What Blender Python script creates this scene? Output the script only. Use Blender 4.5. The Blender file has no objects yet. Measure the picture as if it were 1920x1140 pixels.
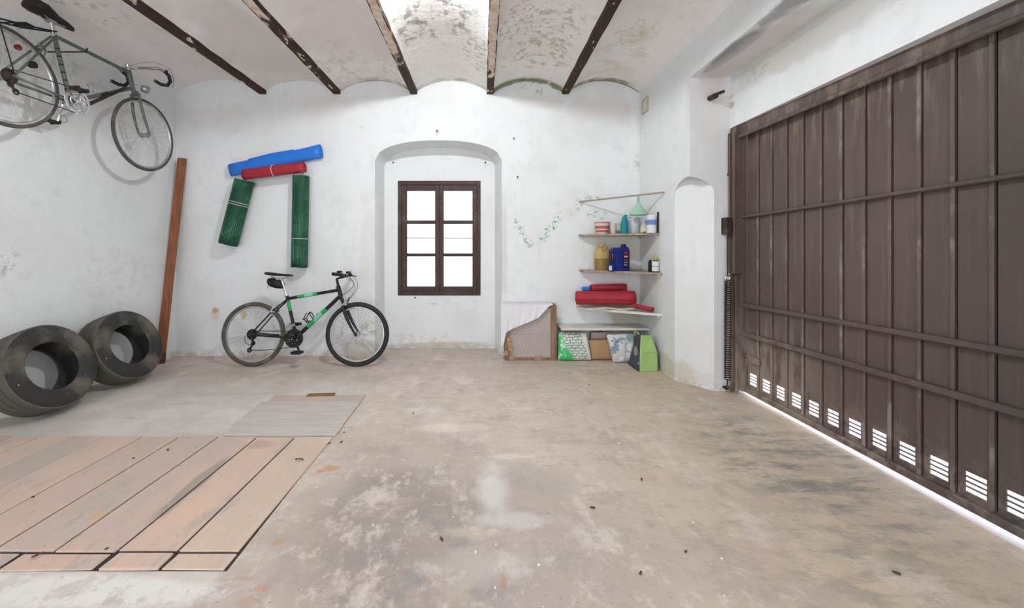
import bpy, bmesh, math, random
from mathutils import Vector as V, Matrix, noise as mnoise

C = bpy.context.scene.collection
S = bpy.context.scene
random.seed(7)

# ------------------------------------------------------------------ camera
F, CX, HY, CH = 740.0, 905.0, 462.0, 1.25       # focal length in px, principal point, eye height
cam = bpy.data.objects.new('camera', bpy.data.cameras.new('camera'))
C.objects.link(cam)
cam.location = (0, 0, CH)
cam.rotation_euler = (math.pi / 2, 0, 0)
cam.data.sensor_width = 36
cam.data.lens = F * 36 / 1920
cam.data.shift_x = (960 - CX) / 1920
cam.data.shift_y = -(570 - HY) / 1920
cam.data.clip_start = .02
S.camera = cam

# ------------------------------------------------------------------ world, lights, exposure
w = bpy.data.worlds.new('world')
S.world = w
w.use_nodes = True
w.node_tree.nodes['Background'].inputs[0].default_value = (.92, .90, 1.0, 1)
w.node_tree.nodes['Background'].inputs[1].default_value = 5.0
BULB = 2400.0
ar = bpy.data.objects.new('daylight_entrance', bpy.data.lights.new('daylight_entrance', 'AREA'))  # fill light added behind the camera to brighten the room
C.objects.link(ar)
ar.location = (-.7, -1.66, 1.3)
ar.rotation_euler = (math.pi / 2, 0, 0)
ar.data.shape = 'RECTANGLE'
ar.data.size, ar.data.size_y = 4.2, 2.3
ar.data.energy = 27
ar.data.color = (1.0, .965, .90)
S.view_settings.view_transform = 'Standard'
S.view_settings.look = 'None'
S.view_settings.gamma = 1
S.view_settings.use_curve_mapping = False
S.view_settings.exposure = -0.53

# ------------------------------------------------------------------ measured room
YB, YN = 4.50, 4.84                 # back wall, back of the window niche
XL, XR = -3.497, 1.79               # left wall, right wall
ZB, VH = 2.985, .15                 # underside of beams, rise of the vaults
YF = -1.7                           # wall behind the camera
BEAMS = [-2.505, -1.66, -.784, .085, .943]
ZS = 2.71                           # soffit over the garage door


def at(px, py, Y):                  # a point seen at px, py standing at depth Y
    return V(((px - CX) * Y / F, Y, CH + (HY - py) * Y / F))


def fl(px, py):                     # a point on the floor
    return at(px, py, CH * F / (py - HY)) * V((1, 1, 0)) if False else V(((px - CX) * CH / (py - HY), CH * F / (py - HY), 0))


# ------------------------------------------------------------------ materials
class M:
    def __init__(s, name, rough=.8, metal=0.):
        s.m = bpy.data.materials.new(name)
        s.m.use_nodes = True
        s.t = s.m.node_tree
        s.b = s.t.nodes['Principled BSDF']
        s.b.inputs['Roughness'].default_value = rough
        s.b.inputs['Metallic'].default_value = metal
        s.b.inputs['Specular IOR Level'].default_value = .22
        s._p = None

    def n(s, kind, **k):
        x = s.t.nodes.new(kind)
        for a, v in k.items():
            setattr(x, a, v)
        return x

    def put(s, sock, v):
        if isinstance(v, bpy.types.NodeSocket):
            s.t.links.new(v, sock)
        elif isinstance(v, (tuple, list)) and len(v) == 3 and sock.type == 'RGBA':
            sock.default_value = (*v, 1)
        else:
            sock.default_value = v

    def pos(s):
        if s._p is None:
            s._p = s.n('ShaderNodeNewGeometry').outputs['Position']
        return s._p

    def obj(s):
        return s.n('ShaderNodeTexCoord').outputs['Object']

    def ma(s, op, a, b=0., clamp=False):
        x = s.n('ShaderNodeMath', operation=op, use_clamp=clamp)
        s.put(x.inputs[0], a)
        s.put(x.inputs[1], b)
        return x.outputs[0]

    def vm(s, op, a, b):
        x = s.n('ShaderNodeVectorMath', operation=op)
        s.put(x.inputs[0], a)
        s.put(x.inputs[1], b)
        return x.outputs['Value' if op in ('LENGTH', 'DOT_PRODUCT') else 'Vector']

    def noise(s, scale, vec=None, detail=4, rough=.6, stretch=None):
        x = s.n('ShaderNodeTexNoise')
        v = vec or s.pos()
        if stretch:
            v = s.vm('MULTIPLY', v, stretch)
        s.put(x.inputs['Vector'], v)
        x.inputs['Scale'].default_value = scale
        x.inputs['Detail'].default_value = detail
        x.inputs['Roughness'].default_value = rough
        return x.outputs['Fac']

    def mr(s, v, a, b, c=0., d=1.):
        x = s.n('ShaderNodeMapRange', interpolation_type='SMOOTHSTEP')
        s.put(x.inputs[0], v)
        for i, q in enumerate((a, b, c, d)):
            s.put(x.inputs[i + 1], q)
        return x.outputs[0]

    def mix(s, f, a, b):
        x = s.n('ShaderNodeMix', data_type='RGBA')
        s.put(x.inputs[0], f)
        s.put(x.inputs[6], a)
        s.put(x.inputs[7], b)
        return x.outputs[2]

    def blob(s, c, r, ns=6., k=.9, soft=.45, vec=None):
        d = s.vm('DIVIDE', s.vm('SUBTRACT', vec or s.pos(), tuple(c)), tuple(r))
        ln = s.vm('LENGTH', d, (0, 0, 0))
        nz = s.ma('MULTIPLY', s.ma('SUBTRACT', s.noise(ns, None, 2), .5), k)
        return s.mr(s.ma('ADD', ln, nz), 1., 1. - soft)

    def xyz(s, v=None):
        x = s.n('ShaderNodeSeparateXYZ')
        s.put(x.inputs[0], v or s.pos())
        return x.outputs

    def bump(s, h, strength=.3, dist=.01):
        x = s.n('ShaderNodeBump')
        x.inputs['Strength'].default_value = strength
        x.inputs['Distance'].default_value = dist
        s.put(x.inputs['Height'], h)
        s.t.links.new(x.outputs[0], s.b.inputs['Normal'])

    def col(s, c):
        s.put(s.b.inputs['Base Color'], c)
        return s.m


def plain(name, c, rough=.6, metal=0., var=.18, ns=14., bump=.15, dirt=None):
    """a painted, plastic or metal surface with a little mottling and grain"""
    m = M(name, rough, metal)
    lo = tuple(x * (1 - var) for x in c)
    hi = tuple(min(1, x * (1 + var)) for x in c)
    q = m.obj()
    cc = m.mix(m.noise(ns, q), lo, hi)
    if dirt:
        cc = m.mix(m.mr(m.noise(ns * .6, q, 6), .5, .7), cc, dirt)
    m.bump(m.noise(ns * 8, q), bump, .002)
    return m.col(cc)


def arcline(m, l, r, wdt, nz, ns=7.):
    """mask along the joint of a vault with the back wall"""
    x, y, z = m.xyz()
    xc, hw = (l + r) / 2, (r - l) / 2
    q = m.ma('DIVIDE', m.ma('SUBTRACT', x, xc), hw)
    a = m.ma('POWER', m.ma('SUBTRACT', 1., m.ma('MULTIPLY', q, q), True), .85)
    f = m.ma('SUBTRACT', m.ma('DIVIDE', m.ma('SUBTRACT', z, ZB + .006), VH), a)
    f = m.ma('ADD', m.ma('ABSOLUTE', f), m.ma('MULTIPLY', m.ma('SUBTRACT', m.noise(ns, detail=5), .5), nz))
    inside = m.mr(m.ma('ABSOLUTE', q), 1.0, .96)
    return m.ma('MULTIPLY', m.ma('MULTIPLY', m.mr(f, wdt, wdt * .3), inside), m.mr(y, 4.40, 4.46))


def plaster(name, base, dirty, spots, arcs=()):
    m = M(name, .92)
    big = m.noise(.9, detail=5)
    mid = m.noise(5., detail=6)
    c = m.mix(m.mr(big, .42, .72), base, dirty)
    c = m.mix(m.ma('MULTIPLY', m.mr(mid, .54, .70), .5), c, tuple(x * .86 for x in base))
    c = m.mix(m.ma('MULTIPLY', m.mr(m.noise(2.1, detail=7, rough=.72), .55, .66), .4), c, (base[0] * .90, base[1] * .885, base[2] * .85))
    if name.startswith('lime'):
        foot = m.ma('MULTIPLY', m.mr(m.xyz()[2], .10, .0), m.mr(m.noise(8, detail=6, rough=.7), .40, .58))
        c = m.mix(m.ma('MULTIPLY', foot, .75), c, (.50, .44, .36))
    if name.startswith('stained'):
        c = m.mix(m.ma('MULTIPLY', m.mr(m.noise(2.3, detail=7, rough=.7), .46, .62), .45), c, (.80, .72, .67))
        c = m.mix(m.ma('MULTIPLY', m.mr(m.noise(3.1, detail=7, rough=.72), .56, .68), .5), c, (.66, .65, .58))
        c = m.mix(m.ma('MULTIPLY', m.mr(m.noise(11, detail=6, rough=.75), .63, .70), .35), c, (.48, .42, .38))
    # brush streaks and small chips in the limewash
    c = m.mix(m.ma('MULTIPLY', m.mr(m.noise(9, stretch=(1, 1, .12)), .55, .8), .25), c, (.9, .9, .88))
    ch = m.ma('MULTIPLY', m.mr(m.noise(22, detail=3), .70, .74), m.mr(m.noise(1.7), .52, .66))
    c = m.mix(m.ma('MULTIPLY', ch, .55), c, (.36, .34, .30))
    for sp in spots:
        ctr, rad, cl, st = sp[:4]
        ns = sp[4] if len(sp) > 4 else 6.
        mask = m.blob(ctr, rad, ns, sp[6] if len(sp) > 6 else .9)
        if len(sp) > 5 and sp[5]:
            mask = m.ma('MULTIPLY', mask, m.mr(m.noise(sp[5] * 1.5, detail=3, rough=.7), *((.42, .52) if sp[2] == (.07, .29, .12) else (.50, .60))))
        c = m.mix(m.ma('MULTIPLY', mask, st), c, cl)
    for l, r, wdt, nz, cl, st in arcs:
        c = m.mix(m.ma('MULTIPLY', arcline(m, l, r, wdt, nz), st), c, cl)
    h = m.ma('ADD', m.ma('MULTIPLY', m.noise(3.5, detail=6), 1.), m.ma('MULTIPLY', m.noise(30, detail=3), .12))
    m.bump(h, .5, .03)
    return m, m.col(c)


GREEN, MOSS = (.14, .37, .19), (.16, .24, .07)
wall_spots = [
    (at(403, 583, YB), (.04, .06, .04), (.42, .20, .06), .8, 26, 0, 1.2),
    (at(404, 588, YB), (.07, .06, .09), (.64, .48, .26), .45, 16, 0, 1.3),
    (at(457, 588, YB), (.05, .05, .08), (.60, .42, .14), .6, 20, 0, 1.4),
    (at(672, 630, YB), (.26, .2, .22), (.50, .42, .32), .6, 7, 9, 1.4),
    (at(688, 655, YB), (.35, .2, .12), (.52, .50, .38), .6, 8),
    (at(968, 418, YB), (0.044, .05, 0.075), GREEN, 0.80, 12, 34),
    (at(976, 433, YB), (0.044, .05, 0.075), GREEN, 0.80, 12, 34),
    (at(984, 448, YB), (0.044, .05, 0.062), GREEN, 0.80, 12, 34),
    (at(993, 458, YB), (0.062, .05, 0.062), GREEN, 0.90, 12, 34),
    (at(1018, 446, YB), (0.062, .05, 0.062), GREEN, 0.90, 12, 34),
    (at(1027, 436, YB), (0.062, .05, 0.075), GREEN, 0.90, 12, 34),
    (at(1036, 424, YB), (0.062, .05, 0.075), GREEN, 0.90, 12, 34),
    (at(1043, 413, YB), (0.050, .05, 0.062), GREEN, 0.85, 12, 34),
    (at(1049, 404, YB), (0.044, .05, 0.075), GREEN, 0.85, 12, 34),
    (at(1012, 472, YB), (0.025, .05, 0.075), GREEN, 0.60, 12, 34),
    (at(1070, 400, YB), (0.037, .05, 0.075), GREEN, 0.30, 12, 34),
    (at(1118, 402, YB), (.13, .05, .08), (.14, .37, .19), .65, 9, 16, 1.3),
    (at(1085, 382, YB), (.06, .05, .09), GREEN, .8, 14, 22, 1.4),
    (at(1110, 372, YB), (.12, .05, .04), GREEN, .55, 9, 22),
    (at(1195, 310, YB), (.05, .05, .16), (.25, .36, .22), .5, 12, 14),
    (at(680, 245, YB), (.03, .05, .10), (.52, .36, .2), .4, 18, 14, 1.5),
    (at(1075, 390, YB), (.22, .1, .28), (.72, .71, .60), .35, 6, 5, 1.6),
    (at(1160, 470, YB), (.35, .3, .3), (.66, .63, .50), .5, 5),
    (at(1190, 600, YB), (.38, .3, .20), (.42, .38, .24), .7, 5),
    (at(945, 470, YB), (.05, .3, .75), (.58, .57, .50), .45, 6),
    (at(760, 640, YN), (.7, .3, .14), (.60, .58, .49), .5, 6, 7, 1.4),
    (at(835, 648, YN), (.7, .3, .06), (.45, .42, .32), .55, 12),
    ((-3.5, 3.75, .95), (.1, .45, .40), (.64, .635, .62), .4, 4, 9),
    ((-3.5, 2.85, 1.15), (.1, .16, .16), (.46, .46, .45), .7, 9, 10),
    ((-3.5, 3.0, 2.75), (.1, .9, .22), (.45, .44, .42), .6, 7, 8),
    ((-3.5, 2.6, 2.9), (.1, .5, .2), (.36, .35, .34), .55, 6, 7),
    ((1.79, 4.2, 1.0), (.1, .3, .9), (.70, .67, .55), .3, 5),
    ((1.79, 3.9, .1), (.5, .6, .12), (.55, .50, .36), .55, 9),
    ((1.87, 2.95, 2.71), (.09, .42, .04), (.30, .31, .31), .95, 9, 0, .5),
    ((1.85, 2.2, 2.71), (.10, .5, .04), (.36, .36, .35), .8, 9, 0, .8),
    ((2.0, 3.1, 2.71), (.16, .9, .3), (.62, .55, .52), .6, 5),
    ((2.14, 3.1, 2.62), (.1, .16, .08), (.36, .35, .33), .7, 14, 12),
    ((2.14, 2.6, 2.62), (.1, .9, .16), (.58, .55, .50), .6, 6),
]
up_spots = [
    (at(400, 220, YB), (.55, .1, .22), (.70, .66, .62), .35, 3, 0, 1.6), (at(600, 200, YB), (.5, .1, .16), (.70, .65, .60), .35, 3, 0, 1.6),
    (at(1120, 205, YB), (.45, .1, .20), (.69, .63, .585), .45, 3, 0, 1.6), (at(1010, 190, YB), (.3, .1, .12), (.70, .64, .59), .4, 4, 0, 1.6),
    (at(985, 160, YB), (.08, .1, .07), (.20, .26, .12), .75, 16, 14), (at(1010, 172, YB), (.06, .1, .06), (.22, .28, .13), .6, 16, 14),
    ((-3.5, 3.3, 2.5), (.1, 1.2, .4), (.66, .63, .60), .4, 3), (at(820, 248, YB), (.04, .1, .04), (.55, .5, .42), .3, 20),
    (at(1128, 333, YB), (.05, .1, .02), (.4, .42, .38), .5, 16, 20), (at(690, 470, YB), (.12, .1, .8), (.68, .67, .62), .4, 4),
    (at(835, 570, YN), (.3, .1, .03), (.62, .52, .42), .6, 14, 10), (at(1330, 200, 3.41), (.4, .1, .35), (.66, .62, .59), .5, 4),
]
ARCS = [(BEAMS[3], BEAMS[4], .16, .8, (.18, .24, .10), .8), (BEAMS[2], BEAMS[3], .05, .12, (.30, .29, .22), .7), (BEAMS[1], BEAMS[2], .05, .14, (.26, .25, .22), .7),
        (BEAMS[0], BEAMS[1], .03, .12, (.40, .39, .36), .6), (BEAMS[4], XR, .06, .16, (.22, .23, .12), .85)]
WS = wall_spots + up_spots
LIME = ((.785, .815, .815), (.72, .74, .73))
_, M_WALL = plaster('limewashed_plaster', *LIME, [q for q in WS if q[0][1] > 4.4], ARCS)
_, M_LEFT = plaster('limewashed_plaster_left', *LIME, [q for q in WS if q[0][0] < -3.45 and q[0][1] <= 4.4])
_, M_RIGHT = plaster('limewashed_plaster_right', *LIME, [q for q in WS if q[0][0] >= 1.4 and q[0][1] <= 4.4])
Yc = 2.9
ceil_spots = [
    ((-.34, 3.2, 3.1), (.35, .55, .3), (.30, .29, .29), .8, 6, 5),
    ((-.62, 3.3, 3.05), (.16, .35, .3), (.30, .29, .28), .85, 7, 6),
    ((-.05, 3.75, 3.1), (.2, .4, .3), (.36, .32, .31), .6, 6, 13),
    ((.38, 3.3, 3.1), (.35, .6, .3), (.46, .35, .33), .6, 6, 12),
    ((.55, 3.85, 3.1), (.36, .42, .3), (.36, .40, .20), .65, 7, 9),
    ((.72, 3.4, 3.05), (.15, .45, .3), (.38, .36, .26), .6, 8, 10),
    ((1.3, 3.85, 3.1), (.45, .6, .3), (.64, .63, .46), .55, 4, 3),
    ((1.35, 3.5, 3.1), (.25, .3, .3), (.45, .50, .33), .45, 9, 11),
    ((.51, 4.50, 3.09), (.16, .07, .10), (.17, .24, .08), .95, 10, 0, .7),
    ((.32, 4.50, 3.06), (.16, .05, .045), (.18, .25, .09), .85, 14),
    ((.72, 4.50, 3.06), (.18, .05, .05), (.17, .24, .08), .85, 14),
    ((1.25, 4.50, 3.10), (.22, .03, .07), (.26, .28, .14), .7, 14, 12),
    ((1.64, 4.48, 3.04), (.07, .04, .03), (.28, .26, .16), .7, 14),
    ((-1.4, 4.0, 3.1), (.25, .5, .3), (.50, .50, .32), .55, 7, 9),
    ((-.9, 4.1, 3.1), (.25, .5, .3), (.52, .47, .35), .45, 7, 12),
    ((-2.1, 3.6, 3.1), (.5, 1., .3), (.60, .54, .50), .5, 3),
    ((-1.2, 3.4, 3.1), (.5, 1., .3), (.68, .60, .55), .5, 3),
    ((-3.1, 2.9, 3.1), (.3, .7, .3), (.36, .35, .33), .5, 6, 8),
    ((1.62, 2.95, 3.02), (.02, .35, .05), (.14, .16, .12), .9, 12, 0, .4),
]
_, M_CEIL = plaster('stained_ceiling_plaster', (.85, .825, .795), (.79, .75, .705), ceil_spots, ARCS)


def floor_mat():
    m = M('worn_concrete', .62)
    x, y, z = m.xyz()

    def nz(scale, a, b, st=None, rough=.72, d=5):
        return m.mr(m.noise(scale, None, d, rough, stretch=st), a, b)

    def lay(c, mask, col, k):
        return m.mix(m.ma('MULTIPLY', mask, k), c, col)
    c = m.mix(nz(1.1, .38, .64), (.55, .465, .41), (.60, .515, .45))
    # yellow-ochre tone towards the garage door, greyer taupe in the near middle
    yel = m.mr(m.ma('ADD', x, m.ma('MULTIPLY', m.ma('SUBTRACT', m.noise(.9), .5), 1.6)), .2, 1.2)
    c = lay(c, yel, (.62, .515, .385), .85)
    c = lay(c, m.blob((.2, 2.9, 0), (1.5, 1.1, 1), 1.4, 1., .8), (.65, .56, .49), .6)
    c = lay(c, m.blob((-.40, 1.75, 0), (.85, 1.15, 1), 1.7, 1.1, .8), (.31, .262, .232), .9)
    c = lay(c, m.blob((.35, 1.55, 0), (.8, .6, 1), 1.7, 1.1, .8), (.42, .37, .33), .65)
    near = m.blob((-.3, 1.6, 0), (.9, .8, 1), 2., 1.1, .8)
    c = lay(c, m.ma('MULTIPLY', near, nz(5.5, .50, .62)), (.27, .265, .265), .6)
    c = lay(c, m.ma('MULTIPLY', near, nz(4.7, .52, .64)), (.53, .45, .39), .5)
    c = lay(c, nz(1.7, .50, .62, (.8, 1.3, 1), .75), (.41, .355, .31), .45)
    c = lay(c, nz(2.3, .52, .64, (1.3, .8, 1), .75), (.70, .635, .565), .65)
    c = lay(c, nz(13, .54, .66, (.6, 1.6, 1), .75), (.40, .35, .305), .4)
    c = lay(c, nz(2.9, .52, .62, None, .7), (.53, .415, .36), .45)
    c = lay(c, nz(3.4, .54, .68, (1, .8, 1)), (.38, .335, .295), .6)
    c = lay(c, nz(7, .55, .68, (.7, 1.5, 1)), (.38, .335, .29), .5)
    c = lay(c, nz(9, .56, .66), (.72, .65, .58), .45)
    for ctr, rad, cl, st, ns in [
        ((.05, 2.02, 0), (.11, .34, 1), (.70, .69, .65), .7, 5), ((.16, 1.80, 0), (.25, .07, 1), (.68, .66, .62), .55, 8),
        ((.30, 2.1, 0), (.26, .22, 1), (.43, .385, .34), .6, 4), ((-.28, 2.72, 0), (.34, .09, 1), (.72, .65, .55), .65, 6),
        ((-.45, 3.0, 0), (.22, .09, 1), (.74, .69, .62), .5, 6), ((.15, 2.35, 0), (.16, .04, 1), (.76, .71, .64), .5, 9),
        ((-.05, 1.72, 0), (.22, .05, 1), (.66, .56, .44), .5, 8), ((.0, 1.55, 0), (.3, .10, 1), (.60, .57, .52), .4, 6),
        (fl(618, 878), (.075, .05, 1), (.50, .25, .10), .7, 14), (fl(600, 884), (.03, .02, 1), (.50, .20, .06), .6, 20), (fl(520, 1017), (.03, .03, 1), (.50, .28, .10), .5, 22),
        (fl(488, 1103), (.05, .02, 1), (.52, .24, .13), .55, 16), (fl(945, 1090), (.022, .05, 1), (.46, .24, .13), .55, 16),
        (fl(460, 1085), (.06, .02, 1), (.42, .28, .23), .5, 10), (fl(470, 1128), (.07, .03, 1), (.46, .29, .22), .5, 10), (fl(1600, 1085), (.07, .03, 1), (.46, .34, .24), .4, 9),
        (fl(1081, 872), (.035, .03, 1), (.42, .33, .27), .6, 14), (fl(1050, 870), (.02, .02, 1), (.42, .33, .27), .5, 14)]:
        c = lay(c, m.blob(ctr, rad, ns, 1.3, .7), cl, st)
    # grey-green worn streaks by the door
    dk = m.ma('MULTIPLY', nz(6, .44, .62, (.55, 1.5, 1)), m.blob((1.85, 2.3, 0), (.62, 1.15, 1), 1.5, 1.2, .8))
    c = lay(c, dk, (.25, .25, .215), .8)
    c = lay(c, m.ma('MULTIPLY', dk, nz(11, .55, .65, (.6, 1.5, 1))), (.15, .145, .125), .6)
    c = lay(c, m.ma('MULTIPLY', nz(7, .48, .62, (.6, 1.4, 1)), m.blob((1.55, 1.5, 0), (.7, .6, 1), 1.5, 1.2, .8)), (.33, .30, .255), .6)
    # paler screed of the left strip, whitish plaster spill in the near left corner
    lf = m.mr(m.ma('ADD', x, m.ma('MULTIPLY', m.ma('SUBTRACT', m.noise(5), .5), .05)), -.985, -1.03)
    nearL = m.mr(m.ma('ADD', y, m.ma('MULTIPLY', m.ma('SUBTRACT', m.noise(3, detail=6), .5), .6)), 3.9, 3.3)
    lc = m.mix(nz(2.2, .42, .66), (.58, .545, .49), (.68, .65, .595))
    lc = lay(lc, nz(4.5, .52, .66, (.5, 1.5, 1)), (.46, .43, .38), .5)
    c = lay(c, m.ma('MULTIPLY', lf, nearL), lc, .92)
    sp = m.ma('MULTIPLY', m.blob((-1.5, 1.43, 0), (.72, .09, 1), 7, 1.1, .4), nz(7, .40, .52))
    c = lay(c, sp, (.76, .755, .715), .75)
    c = lay(c, m.ma('MULTIPLY', m.blob((-1.5, 1.36, 0), (.9, .08, 1), 5, 1., .5), nz(8, .52, .62)), (.42, .39, .33), .5)
    # fine grit
    c = lay(c, nz(60, .66, .72, None, .5, 2), (.78, .74, .69), .3)
    c = lay(c, nz(38, .67, .73, None, .5, 2), (.24, .21, .18), .35)
    m.put(m.b.inputs['Roughness'], m.mr(m.noise(2.), .3, .7, .5, .8))
    m.bump(m.ma('ADD', m.noise(6, detail=6), m.ma('MULTIPLY', m.noise(50), .1)), .3, .02)
    return m.col(c)


def wood(name, base, dark, along=(1, 14, 14), rough=.7, extra=None, ecol=None):
    m = M(name, rough)
    q = m.obj()
    g = m.noise(3., q, 6, .65, stretch=along)
    c = m.mix(m.mr(g, .35, .68), base, dark)
    c = m.mix(m.ma('MULTIPLY', m.mr(m.noise(8, q, 5, .7, stretch=tuple(a * .8 for a in along)), .58, .7), .6), c, tuple(d * .7 for d in dark))
    if extra:
        c = m.mix(m.ma('MULTIPLY', m.mr(m.noise(extra), .5, .66), .8), c, ecol)
    m.bump(g, .25, .004)
    return m.col(c)


def board_mat(name, a, b, o):                    # hatch boards: worn pink-grey boards with peach paint left in places
    m = M(name, .75)
    g = m.noise(5., None, 6, .65, stretch=(7, .8, 1))
    c = m.mix(m.mr(m.noise(2., None, 5, .6, stretch=(2, .8, 1)), .4, .62), a, b)
    c = m.mix(m.ma('MULTIPLY', m.mr(g, .5, .7), .3), c, tuple(x * .78 for x in a))
    c = m.mix(m.ma('MULTIPLY', m.mr(m.noise(1.7, None, 6, .7, stretch=(1.8, .7, 1)), .5, .60), .75), c, o)
    c = m.mix(m.ma('MULTIPLY', m.mr(m.noise(2.6, None, 7, .75, stretch=(2.6, .9, 1)), .56, .64), .55), c, (.38, .35, .32))
    c = m.mix(m.ma('MULTIPLY', m.blob((-1.50, 2.05, 0), (.05, .36, 1), 6, .9, .5), .75), c, (.30, .27, .23))
    c = m.mix(m.ma('MULTIPLY', m.blob((-1.40, 2.47, 0), (.10, .07, 1), 9, 1., .5), .6), c, (.38, .32, .24))
    c = m.mix(m.ma('MULTIPLY', m.blob(fl(184, 972), (.04, .05, 1), 22, 1.6, .6), .5), c, (.60, .40, .16))
    c = m.mix(m.ma('MULTIPLY', m.mr(m.noise(40, detail=2), .70, .74), .5), c, (.12, .10, .08))
    m.bump(g, .25, .003)
    return m.col(c)


def beam_mat(name, xc, y0, patch):
    m = M(name, .8)
    x, y, z = m.xyz()
    dark = m.mix(m.noise(30), (.028, .018, .014), (.075, .045, .03))
    n1 = m.noise(9, detail=5, stretch=(1.5, .7, 1))
    pl = m.ma('MULTIPLY', m.mr(m.ma('ADD', y, m.ma('MULTIPLY', m.ma('SUBTRACT', n1, .5), .9)), y0, y0 - .15),
              m.mr(m.ma('ADD', m.ma('ABSOLUTE', m.ma('SUBTRACT', x, xc)), m.ma('MULTIPLY', m.ma('SUBTRACT', n1, .5), .04)), .036, .030))
    pt = m.mr(m.noise(7, detail=5, stretch=(2.2, .8, 1)), patch, patch + .03)
    pc = m.mix(m.mr(m.noise(14), .4, .6), (.70, .62, .54), (.62, .44, .32))
    c = m.mix(m.ma('MAXIMUM', pl, pt), dark, pc)
    m.bump(m.noise(25), .4, .006)
    return m.col(c)


def door_mat(name, k=1., worn=0.):
    m = M(name, .42)
    x, y, z = m.xyz()
    c = m.mix(m.noise(2.6, detail=5), (.085 * k, .060 * k, .054 * k), (.135 * k, .10 * k, .088 * k))
    c = m.mix(m.ma('MULTIPLY', m.mr(m.noise(10, detail=6, rough=.7, stretch=(1, 2.5, .12)), .5, .68), .5), c, (.175 * k, .135 * k, .115 * k))
    c = m.mix(m.ma('MULTIPLY', m.mr(m.noise(1.6, detail=4), .5, .7), .4), c, (.12 * k, .082 * k, .085 * k))
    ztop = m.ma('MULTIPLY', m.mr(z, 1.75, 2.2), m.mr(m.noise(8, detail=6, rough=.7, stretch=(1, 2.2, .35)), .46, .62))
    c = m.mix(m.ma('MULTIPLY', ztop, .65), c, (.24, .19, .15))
    far = m.ma('MULTIPLY', m.mr(y, 2.3, 3.1), m.mr(z, .80, .25))
    low = m.ma('MULTIPLY', far, m.mr(m.noise(5, detail=7, rough=.7, stretch=(1, 2, .5)), .36, .60))
    c = m.mix(m.ma('MULTIPLY', low, .85), c, (.34, .28, .225))
    dust = m.ma('MULTIPLY', m.mr(z, .38, .05), m.mr(m.noise(9, detail=6, rough=.7), .44, .60))
    c = m.mix(m.ma('MULTIPLY', dust, .7), c, (.31, .26, .21))
    c = m.mix(m.ma('MULTIPLY', m.mr(y, 2.2, 1.3), .75), c, (.058 * k, .055 * k, .052 * k))  # near end darkened in the colour, for light falling off from the lamp
    if worn:  # pale seam highlight painted into the laps
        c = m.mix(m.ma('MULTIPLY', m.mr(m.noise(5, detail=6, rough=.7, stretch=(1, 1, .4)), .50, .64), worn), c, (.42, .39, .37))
    m.put(m.b.inputs['Roughness'], m.mr(m.noise(6), .3, .7, .30, .52))
    m.bump(m.noise(14, detail=4, stretch=(1, 1, .3)), .12, .01)
    return m.col(c)


def tyre_mat():
    m = M('dusty_tyre_rubber', .75)
    q = m.obj()
    c = m.mix(m.noise(4, q), (.030, .029, .028), (.055, .053, .050))
    c = m.mix(m.ma('MULTIPLY', m.mr(m.noise(3.2, q, 6), .48, .68), .65), c, (.21, .19, .145))
    c = m.mix(m.ma('MULTIPLY', m.mr(m.noise(18, q, 4), .60, .72), .3), c, (.26, .24, .20))
    m.bump(m.noise(30, q), .25, .004)
    return m.col(c)


def tread_mat():  # light from above put into a paler tread colour, with dusty mottling
    m = M('lit_dusty_tread', .85)
    q = m.obj()
    c = m.mix(m.noise(5, q), (.085, .080, .066), (.15, .14, .115))
    c = m.mix(m.ma('MULTIPLY', m.mr(m.noise(4, q, 6), .48, .66), .6), c, (.05, .048, .044))
    m.bump(m.noise(40, q), .3, .004)
    return m.col(c)


def netting_mat():
    m = M('green_plastic_netting', .45)
    q = m.obj()
    x, y, z = m.xyz(q)
    ang = m.ma('ARCTAN2', y, x)
    a = m.ma('SINE', m.ma('MULTIPLY', ang, 34.))
    b = m.ma('SINE', m.ma('MULTIPLY', z, 2 * math.pi / .021))
    hole = m.ma('MULTIPLY', m.mr(a, .0, .5), m.mr(b, .0, .5))
    c = m.mix(m.noise(8, q), (.008, .062, .032), (.018, .11, .058))
    c = m.mix(hole, c, (.003, .022, .012))
    c = m.mix(m.ma('MULTIPLY', m.ma('MULTIPLY', m.mr(a, -.4, -.8), m.mr(m.noise(4, q), .45, .6)), .6), c, (.13, .32, .22))
    m.bump(m.ma('SUBTRACT', 1., hole), .6, .004)
    return m.col(c)


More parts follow.
